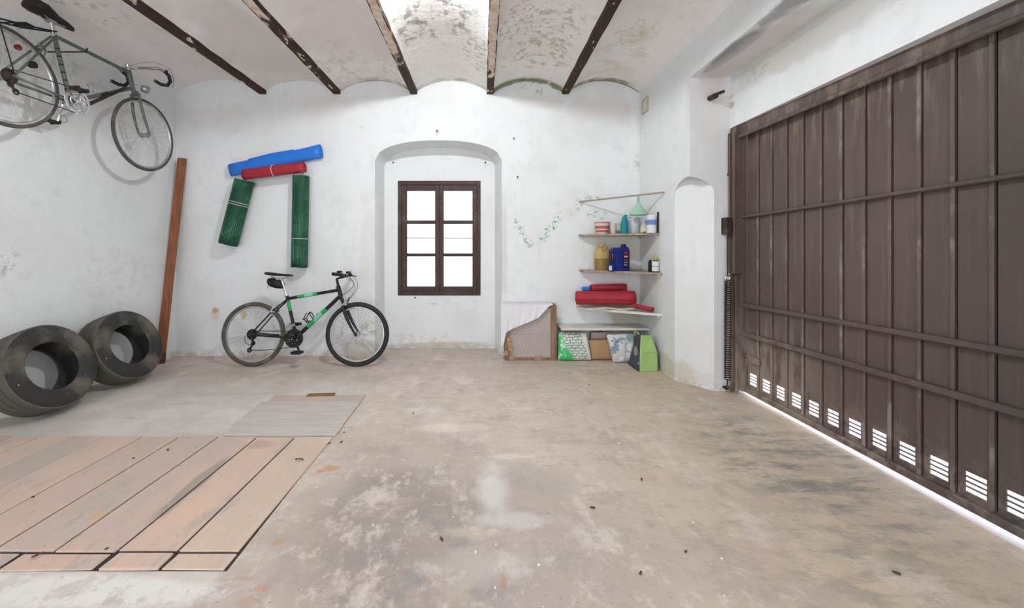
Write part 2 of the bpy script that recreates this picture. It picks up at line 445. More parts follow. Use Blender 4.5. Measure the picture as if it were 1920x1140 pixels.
def sack_mat(name, kind):
    m = M(name, .5)
    q = m.obj()
    x, y, z = m.xyz(q)
    if kind == 'green':
        b = m.n('ShaderNodeTexBrick')
        sk = m.n('ShaderNodeCombineXYZ')
        wb = m.ma('MULTIPLY', m.ma('SUBTRACT', m.noise(16, q, 3), .5), .05)
        m.put(sk.inputs[0], m.ma('ADD', m.ma('ADD', x, m.ma('MULTIPLY', z, .25)), wb))
        m.put(sk.inputs[1], m.ma('ADD', z, m.ma('MULTIPLY', wb, .7)))
        m.put(b.inputs['Vector'], sk.outputs[0])
        b.inputs['Scale'].default_value = 8.5
        b.inputs['Color1'].default_value = (.75, .78, .75, 1)
        b.inputs['Color2'].default_value = (.62, .72, .64, 1)
        b.inputs['Mortar'].default_value = (.10, .20, .13, 1)
        b.inputs['Mortar Size'].default_value = .035
        b.inputs['Mortar Smooth'].default_value = .4
        edge = m.mr(m.ma('ADD', m.ma('ADD', x, m.ma('MULTIPLY', z, .55)), m.ma('MULTIPLY', m.ma('SUBTRACT', m.noise(9, q), .5), .1)), .02, -.03)
        c = m.mix(edge, b.outputs[0], (.07, .55, .17))
        c = m.mix(m.mr(m.ma('ADD', x, m.ma('MULTIPLY', z, .3)), .145, .165), c, (.80, .82, .80))
        c = m.mix(m.ma('MULTIPLY', edge, m.mr(m.noise(14, q, 3), .56, .6)), c, (.55, .80, .58))
    elif kind == 'white':
        c = m.mix(m.mr(m.noise(9, q, 3), .5, .58), (.68, .70, .70), (.28, .36, .44))
        c = m.mix(m.mr(m.noise(13, q, 2), .62, .65), c, (.10, .16, .30))
        c = m.mix(m.mr(m.noise(16, q, 2), .68, .70), c, (.45, .22, .13))
    elif kind == 'dark':
        c = m.mix(m.noise(5, q), (.05, .05, .065), (.09, .09, .11))
        e = m.blob((0, 0, 0), (.5, .06, .055), 12, .5, .3, m.vm('SUBTRACT', q, (0, .0, .17)))
        c = m.mix(m.ma('MULTIPLY', e, .8), c, (.42, .43, .38))
        e = m.blob((0, 0, 0), (.5, .016, .016), 12, .2, .3, m.vm('SUBTRACT', q, (0, -.09, .075)))
        c = m.mix(e, c, (.72, .74, .74))
    m.bump(m.noise(12, q, 3), .5, .012)
    return m.col(c)


MT = dict(
    floor=floor_mat(), door=door_mat('brown_door_paint'), lap=door_mat('lap_highlight_paint', 1.15, .4), tyre=tyre_mat(), treadrubber=tread_mat(), netting=netting_mat(),
    boards=[board_mat('hatch_board_paint', (.57, .44, .37), (.51, .415, .355), (.63, .45, .35)),
            board_mat('hatch_board_grey', (.54, .43, .37), (.48, .405, .35), (.61, .45, .355)),
            board_mat('hatch_board_peach', (.60, .455, .37), (.56, .45, .38), (.66, .465, .36)),
            board_mat('hatch_board_tan', (.62, .49, .385), (.56, .45, .365), (.66, .50, .38))],
    greyboard=wood('grey_weathered_board', (.56, .51, .465), (.48, .44, .40), (1.2, 12, 12), .8),
    frame=plain('dark_brown_window_paint', (.055, .030, .026), .45, 0, .3, 9, .2, (.09, .06, .055)),
    glass=None, plank=wood('red_brown_plank', (.30, .115, .05), (.20, .075, .035), (14, 14, .9), .6),
    iron=plain('dark_rusty_iron', (.045, .034, .030), .6, .3, .4, 20, .4, (.12, .075, .055)),
    steel=plain('dull_steel', (.42, .42, .42), .35, .9, .2, 20, .2),
    chrome=plain('bright_steel', (.72, .72, .72), .25, .9, .1, 20, .1),
    black=plain('matt_black', (.016, .016, .017), .5, 0, .3, 16, .2),
    rubber=plain('black_rubber', (.028, .028, .030), .7, 0, .3, 16, .3),
    dustyrubber=plain('dusty_rubber', (.085, .078, .064), .8, 0, .35, 12, .3, (.16, .145, .115)),
    rim=plain('rim_alloy', (.55, .55, .54), .35, .7, .15, 20, .1, (.35, .33, .30)),
    spoke=plain('spoke_steel', (.45, .45, .45), .4, .7, .15, 20, 0),
    bikeblack=plain('black_bike_paint', (.018, .019, .020), .3, 0, .2, 9, .05),
    bikegreen=plain('green_bike_paint', (.03, .34, .10), .3, 0, .25, 9, .05),
    bikemint=plain('mint_decal_paint', (.22, .55, .38), .35, 0, .2, 12, .05),
    sage=plain('sage_green_enamel', (.115, .145, .115), .35, .1, .2, 12, .1, (.20, .23, .19)),
    leather=plain('dark_saddle_leather', (.022, .018, .016), .5, 0, .4, 14, .4),
    red=plain('red_sheeting', (.36, .028, .045), .45, 0, .2, 7, .3),
    blue=plain('blue_tarpaulin', (.03, .19, .68), .4, 0, .22, 7, .3),
    string=plain('pale_string', (.66, .62, .52), .9, 0, .1, 30, .2),
    shelf=wood('dusty_shelf_board', (.42, .35, .27), (.27, .22, .17), (2, 10, 10), .85),
    whiteboard=plain('whitewashed_board', (.70, .69, .65), .9, 0, .1, 6, .3, (.55, .50, .42)),
    oldwood=wood('old_crate_wood', (.34, .22, .15), (.20, .12, .08), (10, 10, 1.2), .85),
    mesh=plain('pinkish_crate_back', (.62, .54, .50), .9, 0, .12, 6, .3, (.55, .50, .46)),
    wire=plain('zinc_wire', (.47, .43, .40), .6, .3, .15, 20, 0),
    cloth=plain('white_cloth', (.76, .76, .79), .95, 0, .05, 6, .5),
    kraft=plain('brown_paper', (.42, .28, .16), .85, 0, .15, 8, .4),
    carton=plain('pale_carton', (.55, .46, .42), .85, 0, .12, 8, .3),
    lime=plain('lime_green_bag', (.37, .58, .20), .6, 0, .14, 7, .5),
    limedark=plain('green_bag_handle', (.25, .50, .12), .6, 0, .14, 7, .3),
    sackg=sack_mat('printed_sack', 'green'), sackw=sack_mat('printed_plastic_bag', 'white'), sackd=sack_mat('charcoal_bag_print', 'dark'),
    cream=plain('cream_ceramic', (.62, .58, .46), .5, 0, .1, 12, .2),
    white=plain('white_plastic', (.70, .71, .73), .4, 0, .06, 12, .1),
    stripe=plain('faded_red_stripe', (.46, .13, .11), .6, 0, .2, 20, .1),
    potwhite=plain('pot_white', (.68, .60, .55), .6, 0, .12, 20, .1),
    teal=plain('teal_plastic', (.012, .23, .29), .3, 0, .15, 8, .05),
    milky=plain('milky_plastic', (.58, .62, .64), .35, 0, .06, 8, .05),
    mint=plain('mint_plastic', (.34, .55, .43), .4, 0, .1, 8, .05),
    amber=plain('amber_plastic', (.46, .33, .13), .3, 0, .2, 6, .05),
    oil=plain('brown_oil', (.26, .16, .04), .3, 0, .2, 6, .05),
    navy=plain('navy_plastic', (.012, .025, .19), .3, 0, .25, 6, .05),
    navydark=plain('dark_navy_plastic', (.008, .01, .045), .35, 0, .2, 6, .05),
    labelred=plain('red_label', (.42, .05, .07), .5, 0, .25, 30, 0),
    labelwhite=plain('white_label', (.70, .70, .70), .5, 0, .12, 40, 0),
    labelblue=plain('blue_label', (.16, .22, .55), .5, 0, .4, 30, 0),
    yellowcap=plain('yellow_cap', (.42, .36, .05), .4, 0, .1, 10, 0),
    reflector=plain('red_reflector', (.14, .012, .012), .25, 0, .2, 10, 0),
    greenlump=plain('pale_green_glass', (.34, .42, .34), .3, 0, .2, 10, 0),
    chip=plain('plaster_chip', (.78, .76, .72), .9, 0, .1, 30, .2),
    leafbit=plain('dry_leaf_bit', (.10, .06, .04), .9, 0, .3, 30, .2),
    asphalt=plain('outside_paving', (.66, .65, .68), .9, 0, .12, 4, .3),
    brick_out=plain('outside_render', (.70, .70, .70), .9, 0, .1, 4, .3),
)
g = M('window_glass', .02)
g.b.inputs['Transmission Weight'].default_value = 1.
g.b.inputs['IOR'].default_value = 1.05
MT['glass'] = g.col((.97, .97, .99))
g = M('lamp_glow', .5)
g.b.inputs['Emission Color'].default_value = (.92, .985, 1., 1)
g.b.inputs['Emission Strength'].default_value = BULB
MT['glow'] = g.col((.9, .9, .9))


# ------------------------------------------------------------------ mesh building
def frame_of(d):
    d = V(d).normalized()
    a = V((0, 0, 1)) if abs(d.z) < .9 else V((1, 0, 0))
    u = d.cross(a).normalized()
    return u, d.cross(u).normalized(), d


class B:
    def __init__(s):
        s.v, s.f = [], []

    def add(s, vs, fs):
        o = len(s.v)
        s.v += [V(p) for p in vs]
        s.f += [tuple(i + o for i in f) for f in fs]
        return s

    def box(s, c, d, R=None):
        R = R or Matrix.Identity(3)
        h = V(d) / 2
        p = [V(c) + R @ V((h.x * x, h.y * y, h.z * z)) for x in (-1, 1) for y in (-1, 1) for z in (-1, 1)]
        return s.add(p, [(0, 1, 3, 2), (4, 6, 7, 5), (0, 4, 5, 1), (2, 3, 7, 6), (0, 2, 6, 4), (1, 5, 7, 3)])

    def bb(s, a, b):
        return s.box([(x + y) / 2 for x, y in zip(a, b)], [abs(x - y) for x, y in zip(a, b)])

    def tube(s, pts, r, n=8, closed=False, caps=True):
        pts = [V(p) for p in pts]
        N = len(pts)
        rs = r if isinstance(r, (list, tuple)) else [r] * N
        rings, u = [], None
        for i, p in enumerate(pts):
            a = pts[i - 1] if (i or closed) else pts[0]
            b = pts[(i + 1) % N] if (i < N - 1 or closed) else pts[-1]
            d = (b - a).normalized()
            if u is None:
                u = frame_of(d)[0]
            u = (u - d * u.dot(d)).normalized()
            w_ = d.cross(u)
            rings.append([p + (u * math.cos(t) + w_ * math.sin(t)) * rs[i] for t in (2 * math.pi * k / n for k in range(n))])
        vs = [q for rg in rings for q in rg]
        fs = []
        for i in range(N if closed else N - 1):
            j = (i + 1) % N
            for k in range(n):
                k2 = (k + 1) % n
                fs.append((i * n + k, i * n + k2, j * n + k2, j * n + k))
        if caps and not closed:
            fs.append(tuple(reversed(range(n))))
            fs.append(tuple(range((N - 1) * n, N * n)))
        return s.add(vs, fs)

    def ring(s, c, ex, ey, R, r, n=48, m=8, flat=1.):
        """torus; flat squeezes the section across the wheel"""
        ex, ey = V(ex), V(ey)
        nz = ex.cross(ey)
        vs, fs = [], []
        for i in range(n):
            a = 2 * math.pi * i / n
            d = ex * math.cos(a) + ey * math.sin(a)
            for k in range(m):
                b = 2 * math.pi * k / m
                vs.append(V(c) + d * (R + r * math.cos(b)) + nz * (r * flat * math.sin(b)))
        for i in range(n):
            for k in range(m):
                fs.append((i * m + k, ((i + 1) % n) * m + k, ((i + 1) % n) * m + (k + 1) % m, i * m + (k + 1) % m))
        return s.add(vs, fs)

    def lathe(s, prof, c=(0, 0, 0), axis=(0, 0, 1), n=24, closed=False, sx=1., sy=1., u=None):
        """prof: list of (radius, height along axis)"""
        u0, w0, d = frame_of(axis)
        if u:
            u0 = V(u)
            w0 = d.cross(u0)
        vs, fs = [], []
        for r, h in prof:
            for k in range(n):
                t = 2 * math.pi * k / n
                vs.append(V(c) + d * h + u0 * (r * sx * math.cos(t)) + w0 * (r * sy * math.sin(t)))
        L = len(prof)
        for i in range(L if closed else L - 1):
            j = (i + 1) % L
            for k in range(n):
                fs.append((i * n + k, i * n + (k + 1) % n, j * n + (k + 1) % n, j * n + k))
        if not closed:
            if prof[0][0] > 1e-5:
                fs.append(tuple(reversed(range(n))))
            if prof[-1][0] > 1e-5:
                fs.append(tuple(range((L - 1) * n, L * n)))
        return s.add(vs, fs)

    def prism(s, poly, h):
        """poly: 3D points of one face, h: extrusion vector"""
        n = len(poly)
        a = [V(p) for p in poly]
        b = [p + V(h) for p in a]
        return s.add(a + b, [tuple(reversed(range(n))), tuple(range(n, 2 * n))] + [(i, (i + 1) % n, n + (i + 1) % n, n + i) for i in range(n)])

    def grid(s, fn, nu, nv):
        vs = [fn(i / nu, j / nv) for j in range(nv + 1) for i in range(nu + 1)]
        fs = [(j * (nu + 1) + i, j * (nu + 1) + i + 1, (j + 1) * (nu + 1) + i + 1, (j + 1) * (nu + 1) + i) for j in range(nv) for i in range(nu)]
        return s.add(vs, fs)


def origin(o):
    p = V((0, 0, 0))
    while o:
        p = p + o.location
        o = o.parent
    return p


def obj(name, b, mat, parent=None, smooth=False, loc=None, bevel=0., solid=0., kind=None, label=None, local=False):
    """one mesh object; vertices are given in world space unless local"""
    me = bpy.data.meshes.new(name)
    base = origin(parent) if parent else V((0, 0, 0))
    off = V(loc) if loc is not None else V((0, 0, 0))
    if parent is not None and loc is not None and not local:
        off = V(loc) - base
    o0 = V((0, 0, 0)) if local else base + off
    me.from_pydata([tuple(p - o0) for p in b.v], [], b.f)
    bm = bmesh.new()
    bm.from_mesh(me)
    bmesh.ops.recalc_face_normals(bm, faces=bm.faces)
    bm.to_mesh(me)
    bm.free()
    if mat:
        me.materials.append(mat)
    if smooth:
        me.polygons.foreach_set('use_smooth', [True] * len(me.polygons))
        me.set_sharp_from_angle(angle=math.radians(42))
    me.update()
    o = bpy.data.objects.new(name, me)
    C.objects.link(o)
    o.location = off
    if parent:
        o.parent = parent
    if solid:
        q = o.modifiers.new('thickness', 'SOLIDIFY')
        q.thickness = solid
        q.offset = 0
    if bevel:
        q = o.modifiers.new('edges', 'BEVEL')
        q.width = bevel
        q.segments = 1
        q.limit_method = 'ANGLE'
    if kind:
        o['kind'] = kind
    if label:
        o['label'] = label
    return o


def tag(o, label, cat, group=None):
    o['label'], o['category'] = label, cat
    if group:
        o['group'] = group
    return o


def thing(name, label, cat, loc, group=None, rot=None):
    o = bpy.data.objects.new(name, None)
    o.empty_display_size = .05
    C.objects.link(o)
    o.location = loc
    if rot is not None:
        o.rotation_mode = 'QUATERNION'
        o.rotation_quaternion = rot
    return tag(o, label, cat, group)


# ------------------------------------------------------------------ the room
# floor
b = B().bb((XL - .1, YF - .1, -.12), (2.225, YN + .05, 0))
floor = obj('floor', b, MT['floor'], kind='structure')
b = B().bb((2.225, -6, -.15), (9, 9, -.002))
obj('ground', b, MT['asphalt'], kind='structure')

# back wall with arched niche and window opening
nl, nr, nlb, nrb = -1.228, .219, -1.205, .150     # niche sides: front edge, back edge
zsp, zcr = at(0, 300, YB).z, at(0, 263, YB).z     # spring and crown of the arch
W0, W1 = at(746, 554, YN), at(901, 339, YN)       # window frame corners
wx0, wx1, wz0, wz1 = W0.x, W1.x, W0.z, W1.z
NA = 28


def arch(l, r, zs, zc, y):
    out = []
    for i in range(NA + 1):
        t = i / NA
        x = l + (r - l) * t
        q = 2 * t - 1
        out.append(V((x, y, zs + (zc - zs) * math.sqrt(max(0, 1 - abs(q) ** 2.3)))))
    return out


b = B()
ZT = 3.25
af = arch(nl, nr, zsp, zcr, YB)
ab = arch(nlb, nrb, zsp, zcr, YN)
b.add([(XL, YB, 0), (nl, YB, 0), (nl, YB, ZT), (XL, YB, ZT)], [(0, 1, 2, 3)])
b.add([(nr, YB, 0), (2.3, YB, 0), (2.3, YB, ZT), (nr, YB, ZT)], [(0, 1, 2, 3)])
for i in range(NA):
    p, q, p2, q2 = af[i], af[i + 1], ab[i], ab[i + 1]
    b.add([p, q, (q.x, YB, ZT), (p.x, YB, ZT)], [(0, 1, 2, 3)])
    b.add([p, q, q2, p2], [(0, 1, 2, 3)])
    b.add([(p2.x, YN, wz1), (q2.x, YN, wz1), q2, p2], [(0, 1, 2, 3)])
b.add([(nl, YB, 0), (nlb, YN, 0), (nlb, YN, zsp), (nl, YB, zsp)], [(0, 1, 2, 3)])
b.add([(nr, YB, 0), (nrb, YN, 0), (nrb, YN, zsp), (nr, YB, zsp)], [(0, 1, 2, 3)])
b.add([(nlb, YN, 0), (nrb, YN, 0), (nrb, YN, wz0), (nlb, YN, wz0)], [(0, 1, 2, 3)])
b.add([(nlb, YN, wz0), (wx0, YN, wz0), (wx0, YN, wz1), (nlb, YN, wz1)], [(0, 1, 2, 3)])
b.add([(wx1, YN, wz0), (nrb, YN, wz0), (nrb, YN, wz1), (wx1, YN, wz1)], [(0, 1, 2, 3)])
YO = 5.0
for (x0, z0), (x1, z1) in [((wx0, wz0), (wx1, wz0)), ((wx1, wz0), (wx1, wz1)), ((wx1, wz1), (wx0, wz1)), ((wx0, wz1), (wx0, wz0))]:
    b.add([(x0, YN, z0), (x1, YN, z1), (x1, YO, z1), (x0, YO, z0)], [(0, 1, 2, 3)])
me_w = obj('wall_back', b, M_WALL, kind='structure')

b = B().bb((XL - .15, YF, 0), (XL, YB + .2, ZT))
obj('wall_left', b, M_LEFT, kind='structure')

# right wall: corner pier with a stopped chamfer, lintel over the garage door, near pier
YP = 3.41
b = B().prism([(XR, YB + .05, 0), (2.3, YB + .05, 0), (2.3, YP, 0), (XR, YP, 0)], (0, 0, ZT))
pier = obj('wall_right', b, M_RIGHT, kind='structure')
A0, A1 = V((XR, 3.68, 0)), V((2.0, YP, 0))
d = (A1 - A0)
wd = d.length
d.normalize()
out = V((-d.y * -1, d.x * -1, 0))
out = V((-.26, -.21, 0)).normalized()
poly = [A0 - d * .02 + V((0, 0, -.1)), A1 + d * .02 + V((0, 0, -.1))]
zc0, zc1 = 1.66, 1.86
for i in range(13):
    t = 1 - i / 12
    poly.append(A0 - d * .02 + d * (wd + .04) * t + V((0, 0, zc0 + (zc1 - zc0) * math.sqrt(max(0, 1 - (2 * t - 1) ** 2)))))
cut = obj('cutter', B().prism([p + out * .0 for p in poly], out * .4), None)
mo = pier.modifiers.new('chamfer', 'BOOLEAN')
mo.object = cut
mo.solver = 'EXACT'
dg = bpy.context.evaluated_depsgraph_get()
newme = bpy.data.meshes.new_from_object(pier.evaluated_get(dg))
pier.modifiers.clear()
pier.data = newme
bpy.data.objects.remove(cut)
bm = bmesh.new()
bm.from_mesh(pier.data)
tmp = B()
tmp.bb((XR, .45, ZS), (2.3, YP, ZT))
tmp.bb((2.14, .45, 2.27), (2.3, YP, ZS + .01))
tmp.bb((XR, YF, 0), (2.3, .45, ZT))
vs = [bm.verts.new(p) for p in tmp.v]
for f_ in tmp.f:
    bm.faces.new([vs[i] for i in f_])
bmesh.ops.recalc_face_normals(bm, faces=bm.faces)
bm.to_mesh(pier.data)
bm.free()

# wall behind the camera with an unseen opening made up for the fill light
b = B()
b.bb((XL - .1, YF - .15, 0), (-2.8, YF, ZT)).bb((1.4, YF - .15, 0), (2.3, YF, ZT)).bb((-2.8, YF - .15, 2.45), (1.4, YF, ZT)).bb((-2.8, YF - .15, -.1), (1.4, YF, .14))
obj('wall_front', b, M_LEFT, kind='structure')

# vaulted ceiling
edges = [XL] + BEAMS + [XR + .005]
prof = []
for i in range(6):
    l, r = edges[i], edges[i + 1]
    hh = VH * (1 if i not in (0,) else 1.0)
    for k in range(15):
        t = k / 14
        q = 2 * t - 1
        if k == 14 and i < 5:
            continue
        prof.append((l + (r - l) * t, ZB + .012 + hh * math.sqrt(max(0., 1 - q * q)) ** 1.7))
rows = [YF - .1, 0, 1.5, 2.4, 3.0, 3.5, 4.0, YB + .02]
b = B().grid(lambda u, v: V((prof[round(u * (len(prof) - 1))][0], rows[round(v * (len(rows) - 1))], prof[round(u * (len(prof) - 1))][1])), len(prof) - 1, len(rows) - 1)
ceil = obj('ceiling', b, M_CEIL, smooth=False, kind='structure')
b = B().bb((XL - .2, YF - .2, 3.2), (2.4, YB + .3, 3.3))
obj('roof_slab', b, M_CEIL, kind='structure')
for i, xb in enumerate(BEAMS):
    y0, pt = [(2.2, .60), (3.15, .585), (3.75, .70), (4.05, .60), (1.5, .66)][i]
    b = B()
    wv = .078
    n = 40
    L, R_, T = [], [], []
    for k in range(n + 1):
        y = YF + (YB - YF) * k / n
        wl = wv / 2 + .005 * (mnoise.noise((i * 3, y * 6, 0)))
        wr = wv / 2 + .005 * (mnoise.noise((i * 3 + 9, y * 6, 0)))
        L.append((y, xb - wl))
        R_.append((y, xb + wr))
    for k in range(n):
        vsx = [(L[k][1], L[k][0], ZB), (R_[k][1], R_[k][0], ZB), (R_[k + 1][1], R_[k + 1][0], ZB), (L[k + 1][1], L[k + 1][0], ZB)]
        up = [(x, y, ZB + .05) for x, y, z in vsx]
        b.add(vsx + up, [(0, 1, 2, 3), (0, 3, 7, 4), (1, 5, 6, 2), (0, 4, 5, 1)])
    obj('trim_%d' % (i + 1), b, beam_mat('beam_paint_%d' % (i + 1), xb, y0, pt), kind='structure')

# ------------------------------------------------------------------ window
yw = YN - .01
win = obj('window_1', B().bb((wx0, yw, wz0), (wx0 + .045, yw + .09, wz1)).bb((wx1 - .045, yw, wz0), (wx1, yw + .09, wz1))
          .bb((wx0 + .045, yw, wz0), (wx1 - .045, yw + .09, wz0 + .05)).bb((wx0 + .045, yw, wz1 - .05), (wx1 - .045, yw + .09, wz1)),
          MT['frame'], kind='structure', bevel=.004)


def wpx(x, y):
    p = at(x, y, yw + .02)
    return p.x, p.z


xs = [763, 815.5, 832, 885.5]
ys = [358, 413, 420, 475, 481, 537]
for s_, (xa, xb_, xo0, xo1) in enumerate([(xs[0], xs[1], 756, 824), (xs[2], xs[3], 824.6, 894)]):
    (x0, z1), (x1, z0) = wpx(xa, ys[0]), wpx(xb_, ys[5])
    xm = wpx(823.7, 400)[0]
    o0, o1 = (wx0 + .042, xm) if s_ == 0 else (xm + .002, wx1 - .042)
    oz0, oz1 = wz0 + .047, wz1 - .047
    ya, yb = yw + .012, yw + .06
    b = B().bb((o0, ya, oz0), (x0, yb, oz1)).bb((x1, ya, oz0), (o1, yb, oz1)).bb((x0, ya, oz0), (x1, yb, z0)).bb((x0, ya, z1), (x1, yb, oz1))
    sash = obj('sash', b, MT['frame'], win, bevel=.004)
    for k in (1, 3):
        za, zb = wpx(0, ys[k])[1], wpx(0, ys[k + 1])[1]
        obj('glazing_bar', B().bb((x0, ya + .006, zb), (x1, yb - .008, za)), MT['frame'], sash, bevel=.003)
    for k in (0, 2, 4):
        za, zb = wpx(0, ys[k])[1], wpx(0, ys[k + 1])[1]
        obj('pane', B().bb((x0 - .003, ya + .026, zb - .003), (x1 + .003, ya + .029, za + .003)), MT['glass'], sash)
for py in (364, 427, 526):
    p = at(895, py, yw)
    obj('hinge', B().tube([p + V((0, -.006, -.035)), p + V((0, -.006, .035))], .007, 8), MT['iron'], win, smooth=True)
b = B()
p, q = at(752, 446, YO + .08), at(897, 447, YO + .08)
b.tube([p, q], .008, 8)
b.box(p + V((.004, -.04, 0)), (.02, .12, .03)).box(q + V((-.004, -.04, 0)), (.02, .12, .03))
tag(obj('security_bar', b, MT['steel'], smooth=True), 'thin grey metal bar running across outside the window panes', 'bar')

# ------------------------------------------------------------------ garage door (local frame: u towards the camera, n into the room)
DO = V((2.205, 3.385, 0))
du = V((.03, -1, 0)).normalized()
dn = V((-1, -.03, 0)).normalized()
DR = Matrix((du, dn, V((0, 0, 1)))).transposed()
DW = 2.85


def D(u, n, z):
    return DO + DR @ V((u, n, z))


def dbox(b, u0, u1, n0, n1, z0, z1, slope=0.):
    pts = [D(u, n, z + slope * u) for u in (u0, u1) for n in (n0, n1) for z in (z0, z1)]
    return b.add(pts, [(0, 1, 3, 2), (4, 6, 7, 5), (0, 4, 5, 1), (2, 3, 7, 6), (0, 2, 6, 4), (1, 5, 7, 3)])


b = B()
dbox(b, .0, .075, -.03, .03, .03, 2.2)                 # frame: far stile, near stile, head, bottom rail
dbox(b, DW - .06, DW, -.03, .03, .03, 2.2)
dbox(b, .0, DW, -.03, -.008, .042, .085)
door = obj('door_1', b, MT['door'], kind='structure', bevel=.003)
door['label'] = 'dark brown ribbed metal garage door with slotted vents'
bot = obj('bottom_rail', dbox(B(), 0, DW, -.008, .026, .036, .078), MT['door'], door, bevel=.006)
b = B()
dbox(b, -.02, DW, .0, .05, 2.18, 2.275, .010)
hd = obj('head_rail', b, MT['door'], door, bevel=.006)
obj('lip', B().tube([D(.0, .058, 2.168), D(DW, .058, 2.168 + .010 * DW)], .016, 10), MT['door'], hd, smooth=True)
b = B()
dbox(b, .0, .075, .03, .085, 1.02, 2.26)
dbox(b, .052, .078, .085, .10, 1.02, 2.2)
dbox(b, .0, .018, .085, .10, 1.02, 2.2)
obj('channel', b, MT['door'], door, bevel=.003)
PWD = .1425
u = .085
k = 0
while u + PWD < DW - .05:
    b = B()
    a, e = u + .004, u + PWD - .004
    s0, s1 = a + .026, e - .030                          # slot span
    zl = [.105, .127, .149, .171, .193]
    # flat of the plank above the vents, strips round the four slots, strip below
    dbox(b, a, e, -.010, -.004, .205, 2.25)
    dbox(b, a, s0, -.010, -.004, .07, .205)
    dbox(b, s1, e, -.010, -.004, .07, .205)
    dbox(b, s0, s1, -.010, -.004, .07, .109)
    for j in range(1, 4):
        dbox(b, s0, s1, -.010, -.004, .109 + .0235 * j - .0035, .109 + .0235 * j + .0035)
    dbox(b, s0, s1, -.010, -.004, .203, .205)
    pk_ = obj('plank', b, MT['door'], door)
    b = B()
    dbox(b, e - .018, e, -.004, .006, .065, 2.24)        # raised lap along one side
    obj('lap', b, MT['lap'], pk_, bevel=.003)  # lighter colour on the lap stands in for the highlight along the seam
    obj('seam_light_blocker', dbox(B(), u - .016, u + .016, -.017, -.0105, .066, .25), MT['black'], pk_)  # black strip added to block light leaking through the seam
    u += PWD
    k += 1
dbox(bk := B(), .08, DW - .05, -.016, -.011, .24, 2.25)
obj('backing_sheet', bk, MT['black'], door)
for z0, sl, h in ((1.495, .031, .012), (.755, .027, .016), (.515, .022, .018)):
    b = B()
    dbox(b, .0 if z0 < 1 else .06, DW, -.004, .035, z0 - h, z0 + h, sl)
    obj('cross_bar', b, MT['door'], door, bevel=.007)
b = B()
dbox(b, .09, .24, .008, .022, .335, .352)
dbox(b, .15, .25, .006, .03, .30, .345)
dbox(b, .10, .125, -.004, .010, .31, .37)
obj('latch', b, MT['door'], door, bevel=.004)
b = B()
dbox(b, -.022, .0, .0, .075, .0, 2.2)
dbox(b, .0, .03, .03, .055, .0, 1.02)
obj('post', b, MT['door'], door, bevel=.003)
b = B().bb((2.115, 3.375, at(0, 330, 3.38).z), (2.14, 3.405, at(0, 250, 3.38).z))
b.bb((2.108, 3.372, at(0, 326, 3.38).z - .012), (2.15, 3.408, at(0, 326, 3.38).z + .008))
obj('guide_rail', b, MT['iron'], door, bevel=.003)

# spring beside the door
x0, y0 = at(1364, 500, 3.36).x, 3.36
zt = lambda py: at(0, py, y0).z
sp = thing('door_spring', 'rusty coil spring hanging on a rod beside the brown garage door', 'spring', (x0, y0 + .04, zt(728)))
b = B().bb((x0 - .025, y0 - .03, zt(440)), (x0 + .02, YP, zt(408))).bb((x0 + .02, y0 - .02, zt(446)), (x0 + .075, y0 + .02, zt(412)))
b.tube([(x0 + .04, y0 - .04, zt(425)), (x0 + .04, y0 + .04, zt(425))], .016, 12)
obj('bracket', b, MT['iron'], sp, bevel=.003)
obj('rod', B().tube([(x0, y0, zt(440)), (x0, y0, zt(516))], .006, 8), MT['iron'], sp, smooth=True)
obj('ring', B().ring((x0, y0, zt(521)), (1, 0, 0), (0, 0, 1), .020, .006, 20, 8), MT['chrome'], sp, smooth=True)
pts = []
turns = 46
za, zb = zt(527), zt(712)
for i in range(turns * 10 + 1):
    t = i / (turns * 10)
    a = 2 * math.pi * turns * t
    pts.append((x0 + .021 * math.cos(a), y0 + .021 * math.sin(a), za + (zb - za) * t))
obj('coil', B().tube(pts, .0052, 5), MT['iron'], sp, smooth=True)
b = B().tube([(x0, y0, zt(712)), (x0, y0, zt(722))], .006, 8).ring((x0, y0, zt(726)), (1, 0, 0), (0, 0, 1), .014, .005, 16, 6)
b.bb((x0 - .012, y0 - .004, zt(731)), (x0 + .012, YP, zt(727)))
obj('hook', b, MT['iron'], sp, smooth=True)

# iron stub and cover plate
p = at(1327, 186, YP)
b = B().tube([p + V((.02, .02, .01)), p + V((.0, -.12, -.015))], .024, 8)
b.box(p + V((.06, -.05, .03)), (.11, .025, .022), Matrix.Rotation(-.35, 3, 'Y'))
tag(obj('iron_bolt', b, MT['iron'], bevel=.003), 'rusty iron bolt stub sticking out of the white pier above the garage door', 'bolt')
cp = thing('junction_cover', 'small yellowed cover plate high on the wall beside the vaulted ceiling', 'cover plate', (XR, 4.33, 2.72))
obj('plate', B().bb((XR - .012, 4.27, 2.73), (XR, 4.38, 2.86)), MT['whiteboard'], cp, bevel=.003)
b = B()
for y_a, y_b, z_a, z_b in ((4.255, 4.27, 2.715, 2.875), (4.38, 4.395, 2.715, 2.875), (4.27, 4.38, 2.715, 2.73), (4.27, 4.38, 2.86, 2.875)):
    b.bb((XR - .016, y_a, z_a), (XR, y_b, z_b))
obj('rim', b, plain('yellowed_plastic', (.52, .47, .28), .6), cp)

